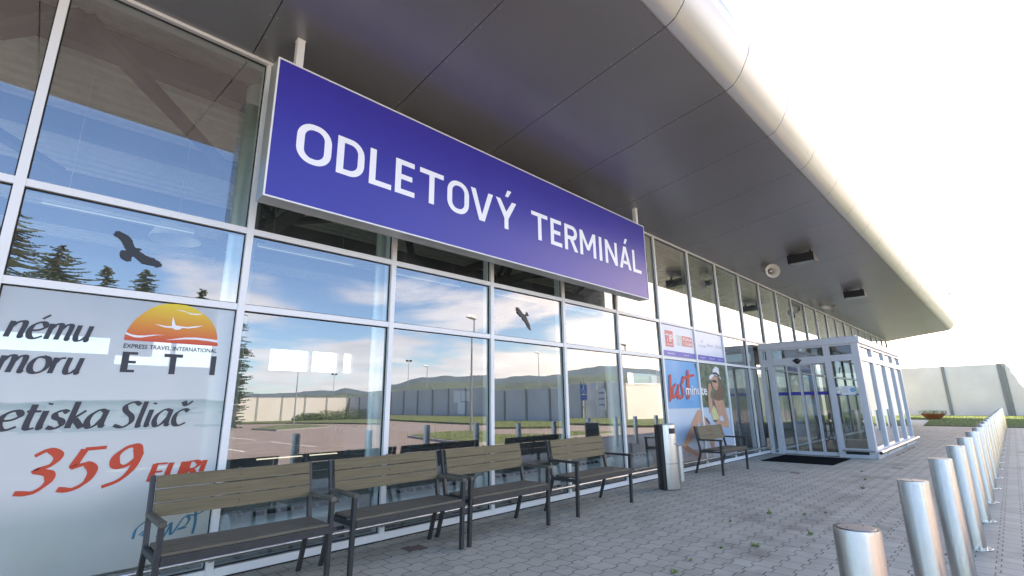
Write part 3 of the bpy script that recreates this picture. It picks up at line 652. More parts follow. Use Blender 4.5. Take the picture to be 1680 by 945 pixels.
b = MB(); b.poly([(xg-.0095,2.77,1.60),(xg-.0095,2.74,1.58),(xg-.0095,2.715,1.63),(xg-.0095,2.72,1.64),(xg-.0095,2.74,1.60)]); b.build('emblem_tick', WHITE, nt_, recalc=False)
b = MB()
for k in range(5): b.poly([(xg-.0085,2.84,1.655-k*.028),(xg-.0085,2.96-.01*(k%2),1.655-k*.028),(xg-.0085,2.96-.01*(k%2),1.662-k*.028),(xg-.0085,2.84,1.662-k*.028)])
b.build('notice_lines', GREYP, nt_, recalc=False)
n2_ = sticker('warning_sticker', 'small pale sticker with a red mark beside the white notice', 'sticker', xg-.005, 3.015, 3.085, 1.525, 1.68, WHITE)
b = MB(); b.poly([(xg-.0085,3.03,1.60),(xg-.0085,3.07,1.60),(xg-.0085,3.05,1.645)]); b.build('red_mark', REDP, n2_, recalc=False)
MATT = mat('ribbed_rubber_mat', (.008,.008,.009), .95, bump=.3, bscale=60, stretch=(1,12,1), spec=.05)
tag(MB().prism([(12.56,2.95),(14.16,2.94),(14.16,4.37),(12.52,4.39)], 'z', .003, .016).build('door_mat', MATT, bevel=.003), 'black rubber mat lying in front of the sliding doors', 'mat')
b = MB(); rg = random.Random(2); pts = []
for k in range(26):
    a = k*.9; pts.append((15.5+k*.13+.10*math.cos(a), VY-.22+.035*math.sin(a*1.7), .012))
b.tube(pts, .006, 6); tag(b.build('loose_cable', BLACK, smooth=True), 'thin dark cable lying tangled below the porch bumper rail', 'cable')
# ------------------------------------------------------------------ benches
def make_bench():
    BW = 1.25
    t = thing('bench', 'x', 'bench', (0,0,0), group='slatted benches with dark metal frames along the glass')
    # local x along the facade, y = 0 at the front legs' face, backrest towards +y
    back = [(.395,.40),(.43,.46),(.515,.885)]
    b = MB()
    for k in range(3):
        z0 = .612+k*.0925; z1 = z0+.086
        def yb(z): return .43+(z-.46)*.2-.022
        b.prism([(yb(z0)-.018,z0),(yb(z1)-.018,z1),(yb(z1)+.004,z1),(yb(z0)+.004,z0)], 'x', .036, BW-.036)
    b.build('backrest', WOOD, t, bevel=.003)
    b = MB()
    for x in (.61,):
        b.prism([(.437,.60),(.495,.89),(.51,.89),(.452,.60)], 'x', x, x+.03)
    for k in range(3):
        z = .655+k*.0925; 
        for x in (.62,): b.tube([(x+.005,.43+(z-.46)*.2-.044,z),(x+.005,.43+(z-.46)*.2-.036,z)], .005, 8)
    b.build('back_support', FRAME, t)
    b = MB()
    for k in range(4): b.box(.036, BW-.036, .012+k*.098, .012+k*.098+.090, .437, .457)
    b.build('seat', SEATW, t, bevel=.003)
    b = MB(); b.box(.036, BW-.036, .0, .03, .385, .436); b.box(.036, BW-.036, .385, .41, .385, .436); b.box(.61, .64, .031, .384, .39, .436)
    b.build('seat_frame', FRAME, t, bevel=.002)
    for x in (0, BW-.035):
        b = MB(); b.prism([(.018,0),(.056,0),(.045,.615),(.0,.615)], 'x', x, x+.035); b.build('leg', FRAME, t, bevel=.003)
        b = MB(); b.prism([(.55,0),(.585,0),(.448,.42),(.535,.885),(.500,.885),(.408,.42)], 'x', x, x+.035); b.build('leg', FRAME, t, bevel=.003)
        b = MB(); b.box(x, x+.035, .03, .43, .395, .43); b.build('side_rail', FRAME, t, bevel=.002)
        b = MB(); b.prism([(-.012,.616),(.475,.622),(.475,.648),(-.004,.650),(-.014,.642)], 'x', x-.006, x+.041)
        b.build('armrest', ARMM, t, bevel=.006)
    return t
ARMM = mat('worn_armrest', (.085,.08,.068), .55, 0, var=.35, scale=9, color2=(.17,.155,.12))
ARMD = FRAME
bl = ['nearest bench, standing in front of the travel banner', 'second bench from the banner, its arm touching the neighbouring third bench', 'third bench, pushed against the right end of the second bench',
      'fourth bench, standing alone between the third bench and the litter bin', 'far bench in front of the last minute poster, beyond the litter bin']
br = make_bench(); bs = [(.745,3.955,.93), (2.07,3.955,.945), (3.325,3.965,.97), (5.055,3.965,1), (9.605,4.05,1.01)]
for i, (x, y, a) in enumerate(bs):
    o = br if i == 0 else dup(br, loc=(x, y, 0)); o.location = (x, y, 0); o.scale.x = a; o['label'] = bl[i]
    if i >= 3:
        for ch in o.children:
            if ch.name.startswith('armrest'): ch.data = ch.data.copy(); ch.data.materials[0] = FRAME
# ------------------------------------------------------------------ litter bin and steel post
lb = thing('litter_bin', 'tall oval steel litter bin with black side and ash slot beside the fourth bench', 'litter bin', (7.62, 4.12, 0), R(-35)); lb.scale = (.80, .80, 1)
def oval(a0, a1, rx=.19, ry=.15, n=24): return [(rx*math.cos(R(a0+(a1-a0)*i/n)), ry*math.sin(R(a0+(a1-a0)*i/n))) for i in range(n+1)]
b = MB(); b.prism([(-.125,.15)]+[(-.125,-.145)]+oval(-125, 90, .20, .165)[:], 'z', .012, .995); b.build('bin_shell', STEELB, lb, bevel=.003, smooth=True)
b = MB(); b.prism([(-.13,-.152),(-.13,.155),(-.185,.12),(-.20,.0),(-.185,-.12)], 'z', .006, 1.0); b.build('bin_back', BLACK, lb, bevel=.004)
b = MB(); b.prism([(-.13,.155),(-.13,-.15)]+oval(-125, 90, .203, .168), 'z', .996, 1.01); b.build('bin_lid', STEELD, lb)
b = MB(); b.prism([(-.12,-.146)]+[(p[0]*1.004, p[1]*1.004) for p in oval(-125, 60, .20, .165)]+[(0,0)], 'z', .395, .401); b.build('bin_seam', DARK, lb)
b = MB()
o_ = [(p[0]*1.012, p[1]*1.012) for p in oval(-92, -40, .20, .165, 10)]
vs = [[b.bm.verts.new((p[0], p[1], z)) for p in o_] for z in (.86, .945)]
for k in range(len(o_)-1): b.face([vs[0][k], vs[0][k+1], vs[1][k+1], vs[1][k]])
b.build('ash_slot', BLACK, lb)
b = MB(); b.tube([(.115,-.142,.70),(.118,-.150,.70)], .012, 10); b.tube([(.115,-.142,.765),(.118,-.150,.765)], .006, 10); b.build('bin_lock', BLACK, lb)
sp_ = thing('steel_post', 'short pale steel post standing between the litter bin and the glass', 'post', (8.50, 4.36, 0))
b = MB(); b.tube([(0,0,0),(0,0,.60)], .052, 24); b.build('post_tube', STEELB, sp_, smooth=True)
b = MB(); b.tube([(0,0,.6005),(0,0,.607)], [.054,.045], 24); b.build('post_cap', STEELD, sp_)
# ------------------------------------------------------------------ bollards
BR_ = .073; BH = .9077
def make_bollard():
    t = thing('bollard', 'x', 'bollard', (0,0,0), group='row of brushed steel bollards beside the walkway')
    b = MB(); b.tube([(0,0,.008),(0,0,BH-.012),(0,0,BH)], [BR_,BR_,BR_-.002], 48); b.build('bollard_tube', STEEL, t, smooth=True)
    b = MB(); b.tube([(0,0,BH+.0002),(0,0,BH+.002)], [BR_*.80,BR_*.78], 40); b.tube([(-.03,.02,BH+.002),(-.03,.02,BH+.005)], .004, 8); b.tube([(.035,-.015,BH+.002),(.035,-.015,BH+.005)], .004, 8); b.build('bollard_cap', STEELD, t)
    b = MB(); b.tube([(0,0,0),(0,0,.008)], .118, 36); b.build('base_flange', STEEL, t)
    for k in range(6):
        a = k*math.pi/3+.3; b = MB(); x, y = .093*math.cos(a), .093*math.sin(a); b.tube([(x,y,.0081),(x,y,.018)], .010, 6); b.tube([(x,y,.0181),(x,y,.030)], .005, 8); b.build('anchor_bolt', STEELB, t)
    return t
ords = 'nearest,second,third,fourth,fifth,sixth,seventh,eighth,ninth,tenth,eleventh,twelfth,thirteenth,fourteenth,fifteenth,sixteenth,seventeenth,eighteenth,nineteenth,twentieth,twenty-first,last'.split(',')
bo = make_bollard()
for i in range(22):
    o = bo if i == 0 else dup(bo); x = 2.189+1.447*i
    rb = random.Random(80+i); o.location = (x, .476+rb.uniform(-.004,.004), 0); o.rotation_euler = (rb.uniform(-.006,.006), rb.uniform(-.006,.006), .7*i)
    o['label'] = ('nearest bollard of the brushed steel row, cut by the lower picture edge' if i == 0 else 'last bollard of the brushed steel row, at the lawn' if i == 21 else ords[i]+' bollard of the brushed steel row, counted from the near end')
# ------------------------------------------------------------------ window films: birds, travel banner, posters
BIRD_A=[(0.311,2.720),(0.321,2.730),(0.312,2.735),(0.323,2.739),(0.322,2.757),(0.333,2.753),(0.342,2.763),(0.353,2.755),(0.382,2.746),(0.398,2.736),(0.401,2.741),(0.423,2.720),(0.438,2.701),(0.447,2.678),(0.457,2.655),(0.468,2.643),(0.487,2.644),(0.497,2.645),(0.510,2.637),(0.500,2.633),(0.494,2.621),(0.515,2.609),(0.539,2.595),(0.571,2.585),(0.607,2.581),(0.601,2.576),(0.631,2.563),(0.650,2.557),(0.643,2.550),(0.663,2.541),(0.653,2.538),(0.667,2.528),(0.654,2.528),(0.657,2.514),(0.642,2.522),(0.641,2.507),(0.628,2.518),(0.627,2.504),(0.613,2.516),(0.593,2.519),(0.562,2.519),(0.527,2.523),(0.512,2.536),(0.488,2.554),(0.465,2.571),(0.452,2.572),(0.454,2.530),(0.441,2.527),(0.430,2.522),(0.404,2.531),(0.385,2.543),(0.374,2.568),(0.373,2.589),(0.379,2.604),(0.417,2.611),(0.400,2.628),(0.386,2.653),(0.370,2.682),(0.351,2.700),(0.333,2.711),(0.323,2.708),(0.324,2.718)]
BIRD_B=[(4.921,2.736),(4.961,2.731),(5.014,2.690),(5.060,2.647),(5.109,2.640),(5.138,2.696),(5.178,2.632),(5.117,2.621),(5.149,2.571),(5.188,2.507),(5.219,2.423),(5.172,2.438),(5.132,2.492),(5.084,2.544),(5.046,2.559),(5.034,2.592),(4.985,2.610),(4.938,2.652),(4.920,2.697)]
P_SKY=[(9.200,2.207),(10.697,2.212),(10.639,1.235),(9.175,1.227)]
P_TREE=[(10.779,2.210),(12.210,2.221),(12.229,1.214),(11.377,1.225),(10.744,1.248)]
P_TREE2=[(10.489,2.187),(10.710,2.207),(10.710,2.032),(10.567,2.086)]
P_HAT=[(11.210,1.943),(11.392,1.995),(11.441,2.098),(11.613,2.178),(11.771,2.137),(11.790,1.977),(11.870,1.867),(11.719,1.943),(11.499,1.974),(11.245,1.851),(11.198,1.865)]
P_HATBAND=[(11.380,1.979),(11.423,2.028),(11.592,2.040),(11.782,1.977),(11.777,1.928),(11.577,1.986)]
P_FACE=[(11.290,1.883),(11.455,1.950),(11.653,1.925),(11.667,1.751),(11.553,1.609),(11.411,1.638),(11.324,1.729)]
P_HAIR=[(11.601,1.933),(11.819,1.882),(11.893,1.724),(11.958,1.533),(11.883,1.407),(11.566,1.376),(11.359,1.438),(11.354,1.561),(11.564,1.593),(11.663,1.735)]
P_ARML=[(11.113,1.756),(11.262,1.774),(11.282,1.652),(11.163,1.529),(11.183,1.378),(11.158,1.168),(11.043,1.111),(11.025,1.319),(11.056,1.528)]
P_TORSO=[(11.213,1.438),(11.495,1.392),(11.788,1.485),(11.926,1.281),(12.056,0.903),(12.029,0.755),(11.783,0.774),(11.387,0.849),(11.190,0.930),(11.200,1.108),(11.093,1.110)]
P_GAP=[(11.528,1.010),(11.706,1.052),(11.784,0.918),(11.559,0.934)]
P_PINE=[(11.136,1.139),(11.283,1.287),(11.405,1.194),(11.505,1.011),(11.379,0.954),(11.163,0.966)]
P_THIGH=[(9.881,0.701),(10.154,0.963),(10.463,1.194),(10.592,1.178),(10.793,1.029),(11.034,0.877),(10.631,0.777),(10.473,0.953),(10.144,0.634),(9.737,0.445),(9.598,0.480)]
P_SHIN2=[(10.792,0.885),(11.132,0.844),(11.206,0.577),(11.107,0.338),(10.972,0.361),(10.878,0.538)]
P_FOOT=[(9.598,0.480),(9.836,0.491),(10.090,0.394),(10.320,0.296),(10.245,0.248),(9.954,0.337),(9.671,0.410)]
P_SUIT=[(10.793,1.029),(10.890,1.003),(11.037,0.891),(10.929,0.880),(10.810,0.956)]
P_LAST1=[(9.296,1.896),(9.398,1.921),(9.326,1.411),(9.254,1.358),(9.223,1.398)]
P_LAST2=[(9.371,1.653),(9.557,1.752),(9.579,1.712),(9.458,1.627),(9.421,1.492),(9.512,1.519),(9.670,1.727),(9.700,1.728),(9.654,1.493),(9.719,1.520),(9.720,1.465),(9.638,1.411),(9.572,1.438),(9.565,1.492),(9.437,1.424),(9.342,1.438)]
P_LAST3=[(9.883,1.887),(9.979,1.904),(9.946,1.803),(9.827,1.702),(9.900,1.521),(9.822,1.438),(9.697,1.411),(9.705,1.452),(9.781,1.471),(9.815,1.521),(9.755,1.701)]
P_LAST4=[(10.098,2.023),(10.197,2.041),(10.188,1.939),(10.451,1.957),(10.441,1.910),(10.186,1.873),(10.167,1.665),(10.131,1.438),(10.012,1.410),(9.981,1.438),(10.068,1.849),(9.952,1.832),(9.975,1.884),(10.080,1.907)]
P_SEAM=[(9.888,2.215),(9.932,2.218),(9.799,0.599),(9.758,0.601)]
P_SAND=[(9.639,0.399),(10.870,0.368),(11.101,0.181),(9.616,0.143)]
S_SUN=[(0.495,1.887),(0.497,1.927),(0.505,1.961),(0.523,2.010),(0.548,2.061),(0.586,2.107),(0.634,2.158),(0.687,2.193),(0.742,2.212),(0.813,2.218),(0.880,2.216),(0.945,2.195),(1.020,2.152),(1.078,2.099),(1.118,2.036),(1.138,1.970),(1.151,1.884)]
S_W1=[(0.498,1.949),(0.533,1.934),(0.577,1.928),(0.626,1.932),(0.674,1.943),(0.759,1.949),(0.697,1.940),(0.654,1.928),(0.601,1.913),(0.558,1.912),(0.524,1.923),(0.496,1.934)]
S_W2=[(0.765,1.906),(0.827,1.922),(0.897,1.938),(0.982,1.946),(1.071,1.942),(1.143,1.937),(1.145,1.915),(1.073,1.924),(0.984,1.928),(0.898,1.924)]
S_W3=[(0.801,2.169),(0.850,2.168),(0.894,2.155),(0.932,2.149),(0.969,2.153),(1.007,2.158),(0.970,2.142),(0.921,2.140),(0.882,2.154),(0.851,2.161)]
S_PL=[(0.674,2.030),(0.708,2.029),(0.755,2.022),(0.796,2.026),(0.791,2.053),(0.793,2.107),(0.819,2.036),(0.855,2.031),(0.904,2.029),(0.958,2.042),(1.019,2.054),(0.971,2.032),(0.911,2.018),(0.868,2.018),(0.852,2.002),(0.823,1.998),(0.798,2.011),(0.751,2.010),(0.709,2.022)]

def flat(name, pts, y, m, parent=None, thick=0):
    b = MB()
    if thick: b.prism(pts, 'y', y-thick, y)
    else: b.poly([(p[0], y, p[1]) for p in pts])
    o = b.build(name, m, parent, recalc=bool(thick))
    if not thick and o.data.polygons and o.data.polygons[0].normal.y > 0: o.data.flip_normals()
    if parent is not None: o.location = tuple(-c for c in parent.location)
    return o
tag(flat('bird_silhouette', BIRD_A, D-.008, BIRDM, thick=.002), 'large dark bird of prey silhouette stuck on the pane above the travel banner', 'bird sticker', 'bird of prey window stickers')
tag(flat('bird_silhouette', BIRD_B, D-.008, BIRDM, thick=.002), 'smaller dark bird silhouette stuck on the pane below the middle of the sign', 'bird sticker', 'bird of prey window stickers')
def ramp(t, val, stops):
    r = N(t, 'ShaderNodeValToRGB'); e = r.color_ramp.elements
    while len(e) < len(stops): e.new(.5)
    for i, (p, c) in enumerate(stops): e[i].position = p; e[i].color = (*c, 1)
    L(t, val, r.inputs[0]); return r.outputs[0]
def beach(t, s, g):
    z = M(t, 'DIVIDE', s.outputs[2], 2.3)
    n = N(t, 'ShaderNodeTexNoise'); n.inputs['Scale'].default_value = 3; n.inputs['Detail'].default_value = 6
    mp = N(t, 'ShaderNodeMapping'); mp.inputs['Scale'].default_value = (1,1,5); L(t, g.outputs['Position'], mp.inputs[0]); L(t, mp.outputs[0], n.inputs['Vector'])
    zz = M(t, 'ADD', z, M(t, 'MULTIPLY', M(t, 'SUBTRACT', n.outputs[0], .5), .035))
    c = ramp(t, zz, [(0,(.46,.47,.40)),(.25,(.50,.54,.50)),(.36,(.74,.75,.74)),(.50,(.70,.74,.73)),(.585,(.52,.64,.62)),(.612,(.34,.47,.47)),(.618,(.76,.80,.80)),(.80,(.66,.71,.74)),(1,(.48,.56,.63))])
    n3 = N(t, 'ShaderNodeTexNoise'); n3.inputs['Scale'].default_value = 2.2; n3.inputs['Detail'].default_value = 5; L(t, g.outputs['Position'], n3.inputs['Vector'])
    wave = M(t, 'MULTIPLY', M(t, 'GREATER_THAN', n.outputs[0], .57), M(t, 'MULTIPLY', M(t, 'LESS_THAN', z, .61), M(t, 'GREATER_THAN', z, .52)))
    c = MIX(t, M(t, 'MULTIPLY', wave, .35), c, (.20,.36,.42))
    return MIX(t, M(t, 'MULTIPLY', M(t, 'SUBTRACT', n3.outputs[0], .4), .9, clamp=True), c, (.72,.72,.74))
BEACH = film('beach_photo_film', beach, .78)
YF = D-.011
ban = []
bn = thing('travel_banner', 'big window banner with beach picture, orange sun logo and red 359 EUR!', 'banner', (mx(0), YF, ZS))
def bpart(mb, name, m, parent=None):
    o = mb.build(name, m, parent or bn, recalc=False)
    for p in o.data.polygons:
        if p.normal.y > 0: p.flip()
    if parent is None: o.location = (-mx(0), -YF, -ZS)
    return o
b = MB()
for n in (-1, 0):
    x0, x1 = mx(n)+MW/2+.012, mx(n+1)-MW/2-.012; b.poly([(x0,YF,.20),(x1,YF,.20),(x1,YF,Z2-.04),(x0,YF,Z2-.04)])
bg_ = bpart(b, 'banner_film', BEACH)
INK = mat('dark_print', (.028,.030,.045), .4, var=.1); ORR = mat('red_orange_print', (.56,.055,.022), .4, var=.06)
def suncol(t, s, g): return ramp(t, M(t, 'DIVIDE', M(t, 'SUBTRACT', s.outputs[2], 1.88), .34), [(0,(.62,.05,.03)),(.10,(.66,.10,.03)),(.35,(.70,.22,.03)),(.65,(.72,.38,.03)),(1,(.75,.58,.03))])
SUNM = film('sun_logo_print', suncol, 1.0)
# a broad-nib pen for the italic lettering
def cat_rom(P, n=7):
    if len(P) == 2: return [Vector(P[0]).lerp(Vector(P[1]), i/n) for i in range(n+1)]
    P = [Vector(p) for p in P]; Q = [P[0]*2-P[1]]+P+[P[-1]*2-P[-2]]; o = []
    for i in range(1, len(Q)-2):
        for k in range(n):
            t = k/n; a, b_, c, d = Q[i-1], Q[i], Q[i+1], Q[i+2]
            o.append(.5*((2*b_)+(c-a)*t+(2*a-5*b_+4*c-d)*t*t+(3*b_-a-3*c+d)*t*t*t))
    return o+[P[-1]]
G = {'n': (.85,[[(.1,.97),(.1,0)],[(.1,.55),(.3,.9),(.5,.98),(.62,.82),(.62,.12),(.74,.02)]]),
 'm': (1.2,[[(.1,.97),(.1,0)],[(.1,.55),(.27,.92),(.42,.98),(.52,.82),(.52,0)],[(.52,.55),(.7,.92),(.86,.98),(.96,.82),(.96,.12),(1.08,.02)]]),
 'u': (.85,[[(.1,1),(.1,.3),(.2,.04),(.38,.05),(.6,.38)],[(.62,1),(.62,.12),(.74,.02)]]),
 'o': (.88,[[(.42,1),(.17,.87),(.06,.5),(.15,.12),(.4,0),(.65,.15),(.76,.5),(.66,.87),(.42,1)]]),
 'r': (.58,[[(.1,.97),(.1,0)],[(.1,.55),(.28,.9),(.5,.96)]]),
 'e': (.76,[[(.1,.48),(.4,.52),(.62,.72),(.55,.95),(.35,1),(.12,.8),(.05,.45),(.15,.1),(.38,0),(.66,.16)]]),
 't': (.56,[[(.2,1.35),(.2,.25),(.3,.02),(.5,.06)],[(.02,.97),(.5,.97)]]),
 'i': (.34,[[(.1,1),(.1,.12),(.22,.02)],[(.13,1.33),(.16,1.42)]]),
 's': (.66,[[(.55,.88),(.35,1),(.14,.86),(.17,.62),(.42,.45),(.5,.2),(.3,0),(.02,.09)]]),
 'k': (.68,[[(.1,1.5),(.1,0)],[(.52,.98),(.15,.5)],[(.22,.52),(.6,.0)]]),
 'a': (.84,[[(.62,.92),(.36,1),(.1,.7),(.05,.3),(.2,0),(.42,.15),(.62,.6)],[(.63,1),(.62,.15),(.76,.02)]]),
 'S': (.9,[[(.8,1.3),(.52,1.47),(.22,1.28),(.27,.97),(.6,.62),(.66,.27),(.4,0),(.02,.12)]]),
 'l': (.36,[[(.1,1.5),(.1,.12),(.24,.02)]]),
 'c': (.7,[[(.6,.87),(.38,1),(.12,.8),(.05,.45),(.15,.1),(.38,0),(.64,.16)]]),
 '3': (.95,[[(.12,1.28),(.42,1.46),(.76,1.25),(.66,.93),(.34,.78),(.72,.62),(.78,.33),(.5,.02),(.02,.04)]]),
 '5': (.95,[[(.9,1.46),(.3,1.43)],[(.3,1.43),(.2,.84),(.5,.88),(.76,.64),(.7,.24),(.4,0),(.0,.04)]]),
 '9': (.95,[[(.8,1.08),(.64,1.42),(.36,1.42),(.12,1.1),(.2,.76),(.5,.7),(.74,.95),(.8,1.1),(.74,.58),(.48,.18),(.04,-.02)]]),
 'E': (.78,[[(.12,1.45),(.1,0)],[(.12,1.42),(.7,1.42)],[(.12,.76),(.58,.76)],[(.1,.03),(.68,.03)]]),
 'U': (.9,[[(.12,1.45),(.1,.4),(.3,0),(.6,.1),(.74,.5),(.76,1.45)]]),
 'R': (.82,[[(.12,1.45),(.1,0)],[(.12,1.42),(.5,1.42),(.7,1.15),(.5,.82),(.12,.76)],[(.36,.76),(.74,0)]]),
 '!': (.35,[[(.14,1.45),(.12,.45)],[(.11,.13),(.13,.04)]])}
G['é'] = (G['e'][0], G['e'][1]+[[(.36,1.22),(.6,1.5)]]); G['č'] = (G['c'][0], G['c'][1]+[[(.22,1.5),(.4,1.25),(.64,1.52)]])
def nib(b, P, w, tmin, y, T, ang=R(28)):
    P = cat_rom(P); Lf = []; Rt = []
    for i, p in enumerate(P):
        d = (P[min(i+1, len(P)-1)]-P[max(i-1, 0)])
        if d.length < 1e-9: continue
        d.normalize(); wd = max(tmin, w*abs(math.sin(math.atan2(d.y, d.x)-ang)))/2; nn = Vector((-d.y, d.x))*wd
        Lf.append(T(p+nn)); Rt.append(T(p-nn))
    for i in range(len(Lf)-1):
        y -= .000012; b.poly([(Lf[i][0],y,Lf[i][1]),(Rt[i][0],y,Rt[i][1]),(Rt[i+1][0],y,Rt[i+1][1]),(Lf[i+1][0],y,Lf[i+1][1])])
def word(text, x0, x1, z, xh, m, w=.26, shear=.20, parent=bg_, name='lettering', y=YF-.002):
    adv = sum(G[c][0] if c != ' ' else .55 for c in text); sx = (x1-x0)/(adv-.1); cx = 0; k = 0
    for c in text:
        b = MB()
        for st in G[c][1]:
            k += 1; yy = y-.0006*(k % 5)
            nib(b, st, w, w*.42, yy, lambda p: (x0+(p.x+cx-.05)*sx+shear*p.y*xh, z+p.y*xh))
        cx += G[c][0]; o = b.build('letter', m, parent, recalc=False)
        for p in o.data.polygons:
            if p.normal.y > 0: p.flip()
word('nému', -.16, .290, 1.855, .118, INK); word('moru', -.165, .272, 1.612, .118, INK)
word('etiska', -.10, .470, 1.225, .125, INK); word('Sliač', .525, .985, 1.220, .128, INK, w=.24)
word('3', .060, .225, .800, .190, ORR, w=.30); word('5', .280, .452, .800, .190, ORR, w=.30); word('9', .518, .690, .800, .190, ORR, w=.30)
word('EUR!', .795, 1.165, .803, .089, ORR, w=.33); word('u', -.20, -.06, .820, .10, ORR)
b = MB(); b.poly([(p[0],YF-.003,p[1]) for p in S_SUN]); bpart(b, 'sun_logo', SUNM)
for P in (S_W1, S_W2, S_W3, S_PL): b = MB(); b.poly([(p[0],YF-.0045,p[1]) for p in P]); bpart(b, 'logo_swoosh' if P is not S_PL else 'logo_aeroplane', WHITE)
def lat(b, segs, y):
    for x0, x1, z0, z1 in segs: b.poly([(x0,y,z0),(x1,y,z0),(x1,y,z1),(x0,y,z1)])
for sg_ in ([(.503,.548,1.636,1.795),(.548,.592,1.636,1.656),(.548,.595,1.706,1.726),(.548,.600,1.775,1.795)],[(.775,.905,1.768,1.795),(.820,.862,1.630,1.768)],[(1.115,1.155,1.632,1.795)]): b = MB(); lat(b, sg_, YF-.003); bpart(b, 'logo_letter', INK)
def text(body, x, z, size, m, y, width=None, bold=0, align='LEFT', parent=None, name='lettering', rot=None, track=1.0, loc=None):
    cu = bpy.data.curves.new(name, 'FONT'); cu.body = body; cu.size = size; cu.offset = bold*size; cu.align_x = align; cu.space_character = track; cu.resolution_u = 3
    o = bpy.data.objects.new(name, cu); COL.objects.link(o); bpy.context.view_layer.update()
    me = bpy.data.meshes.new_from_object(o.evaluated_get(bpy.context.evaluated_depsgraph_get())); bpy.data.objects.remove(o); bpy.data.curves.remove(cu)
    xs_ = [v.co.x for v in me.vertices]; sx = 1
    if width and xs_: sx = width/(max(xs_)-min(xs_))
    xm = min(xs_) if align == 'LEFT' else 0
    for v in me.vertices: v.co = Vector((x+(v.co.x-xm)*sx, y, z+v.co.y)) if rot is None else Vector((x, y-(v.co.x-xm)*sx, z+v.co.y))
    me.materials.append(m); r = bpy.data.objects.new(name, me); COL.objects.link(r)
    if parent is not None:
        r.parent = parent
        off = Vector(); q_ = parent
        while q_ is not None: off -= Vector(q_.location); q_ = q_.parent
        r.location = off
    return r
text('EXPRESS TRAVEL INTERNATIONAL', .500, 1.825, .048, INK, YF-.003, width=.65, bold=.012, parent=bg_)
TEAL = mat('teal_print', (.02,.16,.24), .4)
b = MB(); e4 = lambda p: (p.x, p.y)
def E(px_, pz_): return (px_, pz_)
for st in ([(.785,.43),(.80,.50),(.86,.545),(.90,.53)],[(.82,.45),(.87,.49),(.84,.44)],[(.93,.42),(1.0,.49),(1.02,.50),(.98,.41)],[(1.02,.50),(1.03,.42),(1.10,.53),(1.14,.52),(1.12,.47),(1.07,.45),(1.13,.455)],[(1.19,.62),(1.18,.56),(1.185,.48),(1.175,.40)],[(1.12,.545),(1.18,.54),(1.235,.56)],[(1.185,.56),(1.21,.59),(1.225,.63)]):
    nib(b, st, .022, .009, YF-.002, lambda p: (p.x-.03, p.y-.03))
bpart(b, 'brush_signature', TEAL)
# ---- agency posters
def skyfilm(t, s, g):
    n = N(t, 'ShaderNodeTexNoise'); n.inputs['Scale'].default_value = 1.4; n.inputs['Detail'].default_value = 5; L(t, g.outputs['Position'], n.inputs['Vector'])
    c = ramp(t, M(t, 'DIVIDE', s.outputs[2], 2.3), [(0,(.40,.38,.42)),(.12,(.46,.46,.52)),(.30,(.30,.45,.62)),(.45,(.50,.62,.74)),(.53,(.52,.62,.70)),(.54,(.03,.33,.66)),(1,(.05,.36,.72))])
    return MIX(t, M(t, 'MULTIPLY', M(t, 'SUBTRACT', n.outputs[0], .35), .5, clamp=True), c, (.70,.74,.80))
def pal(name, c, v=.2, sc_=6): return mat(name, c, .4, var=v, scale=sc_)
PF = film('holiday_photo_film', skyfilm, 1.0)
po = thing('holiday_poster', 'two pane last minute holiday poster showing a sitting woman in a white hat', 'poster', (mx(6), YF, ZS))
def pp(name, pts, m, lay=1, parent=None):
    b = MB(); y = YF-.0022*lay; b.poly([(p[0], y, p[1]) for p in pts]); o = b.build(name, m, parent or po, recalc=False)
    if o.data.polygons[0].normal.y > 0: o.data.flip_normals()
    if parent is None: o.location = (-mx(6), -YF, -ZS)
    return o
b = MB()
for n in (6, 7):
    x0, x1 = mx(n)+MW/2+.012, mx(n+1)-MW/2-.012; b.poly([(x0,YF,.17),(x1,YF,.17),(x1,YF,Z2-.04),(x0,YF,Z2-.04)])
o = b.build('poster_film', PF, po, recalc=False); o.location = (-mx(6), -YF, -ZS)
pp('printed_foliage', P_TREE, mat('foliage_print', (.05,.085,.045), .4, var=.5, scale=6, color2=(.20,.26,.17)), 1)
pp('printed_palm', P_TREE2, pal('palm_print', (.10,.16,.12), .4), 1)
pp('printed_sand', P_SAND, pal('sand_print', (.36,.31,.31), .25, 12), .7)
SK = pal('skin_print', (.60,.33,.22), .12, 5); SKD = pal('shaded_skin_print', (.40,.20,.13), .2, 5)
pp('printed_hair', P_HAIR, pal('hair_print', (.20,.11,.07), .3, 20), 2.7)
pp('printed_leg', P_SHIN2, SKD, 1.3); pp('printed_leg', P_THIGH, SK, 2); pp('printed_foot', P_FOOT, SKD, 3)
pp('printed_torso', P_TORSO, SK, 2.35); pp('printed_gap', P_GAP, pal('gap_print', (.55,.60,.68), .05), 3.2)
pp('printed_swimsuit', P_SUIT, pal('swimsuit_print', (.12,.12,.16), .3), 3.4)
pp('printed_swimsuit', [(11.25,1.42),(11.33,1.42),(11.47,1.12),(11.37,.90),(11.20,.93),(11.22,1.15)], pal('vest_print', (.15,.13,.13), .3), 3.6)
pp('printed_pineapple', P_PINE, pal('pineapple_print', (.62,.60,.30), .3, 25), 4)
pp('printed_arm', P_ARML, SK, 5); pp('printed_face', P_FACE, SK, 5.4)
pp('printed_sunglasses', [(11.33,1.845),(11.50,1.86),(11.60,1.835),(11.58,1.79),(11.36,1.80)], INK, 6)
pp('printed_mouth', [(11.44,1.695),(11.53,1.70),(11.50,1.665)], REDP, 6)
pp('printed_hat', P_HAT, WHITE, 6); pp('printed_hat_band', P_HATBAND, INK, 7)
RL = mat('red_brush_print', (.56,.04,.035), .4)
for P in (P_LAST1, P_LAST2, P_LAST3, P_LAST4): pp('brush_letter', P, RL, 6)
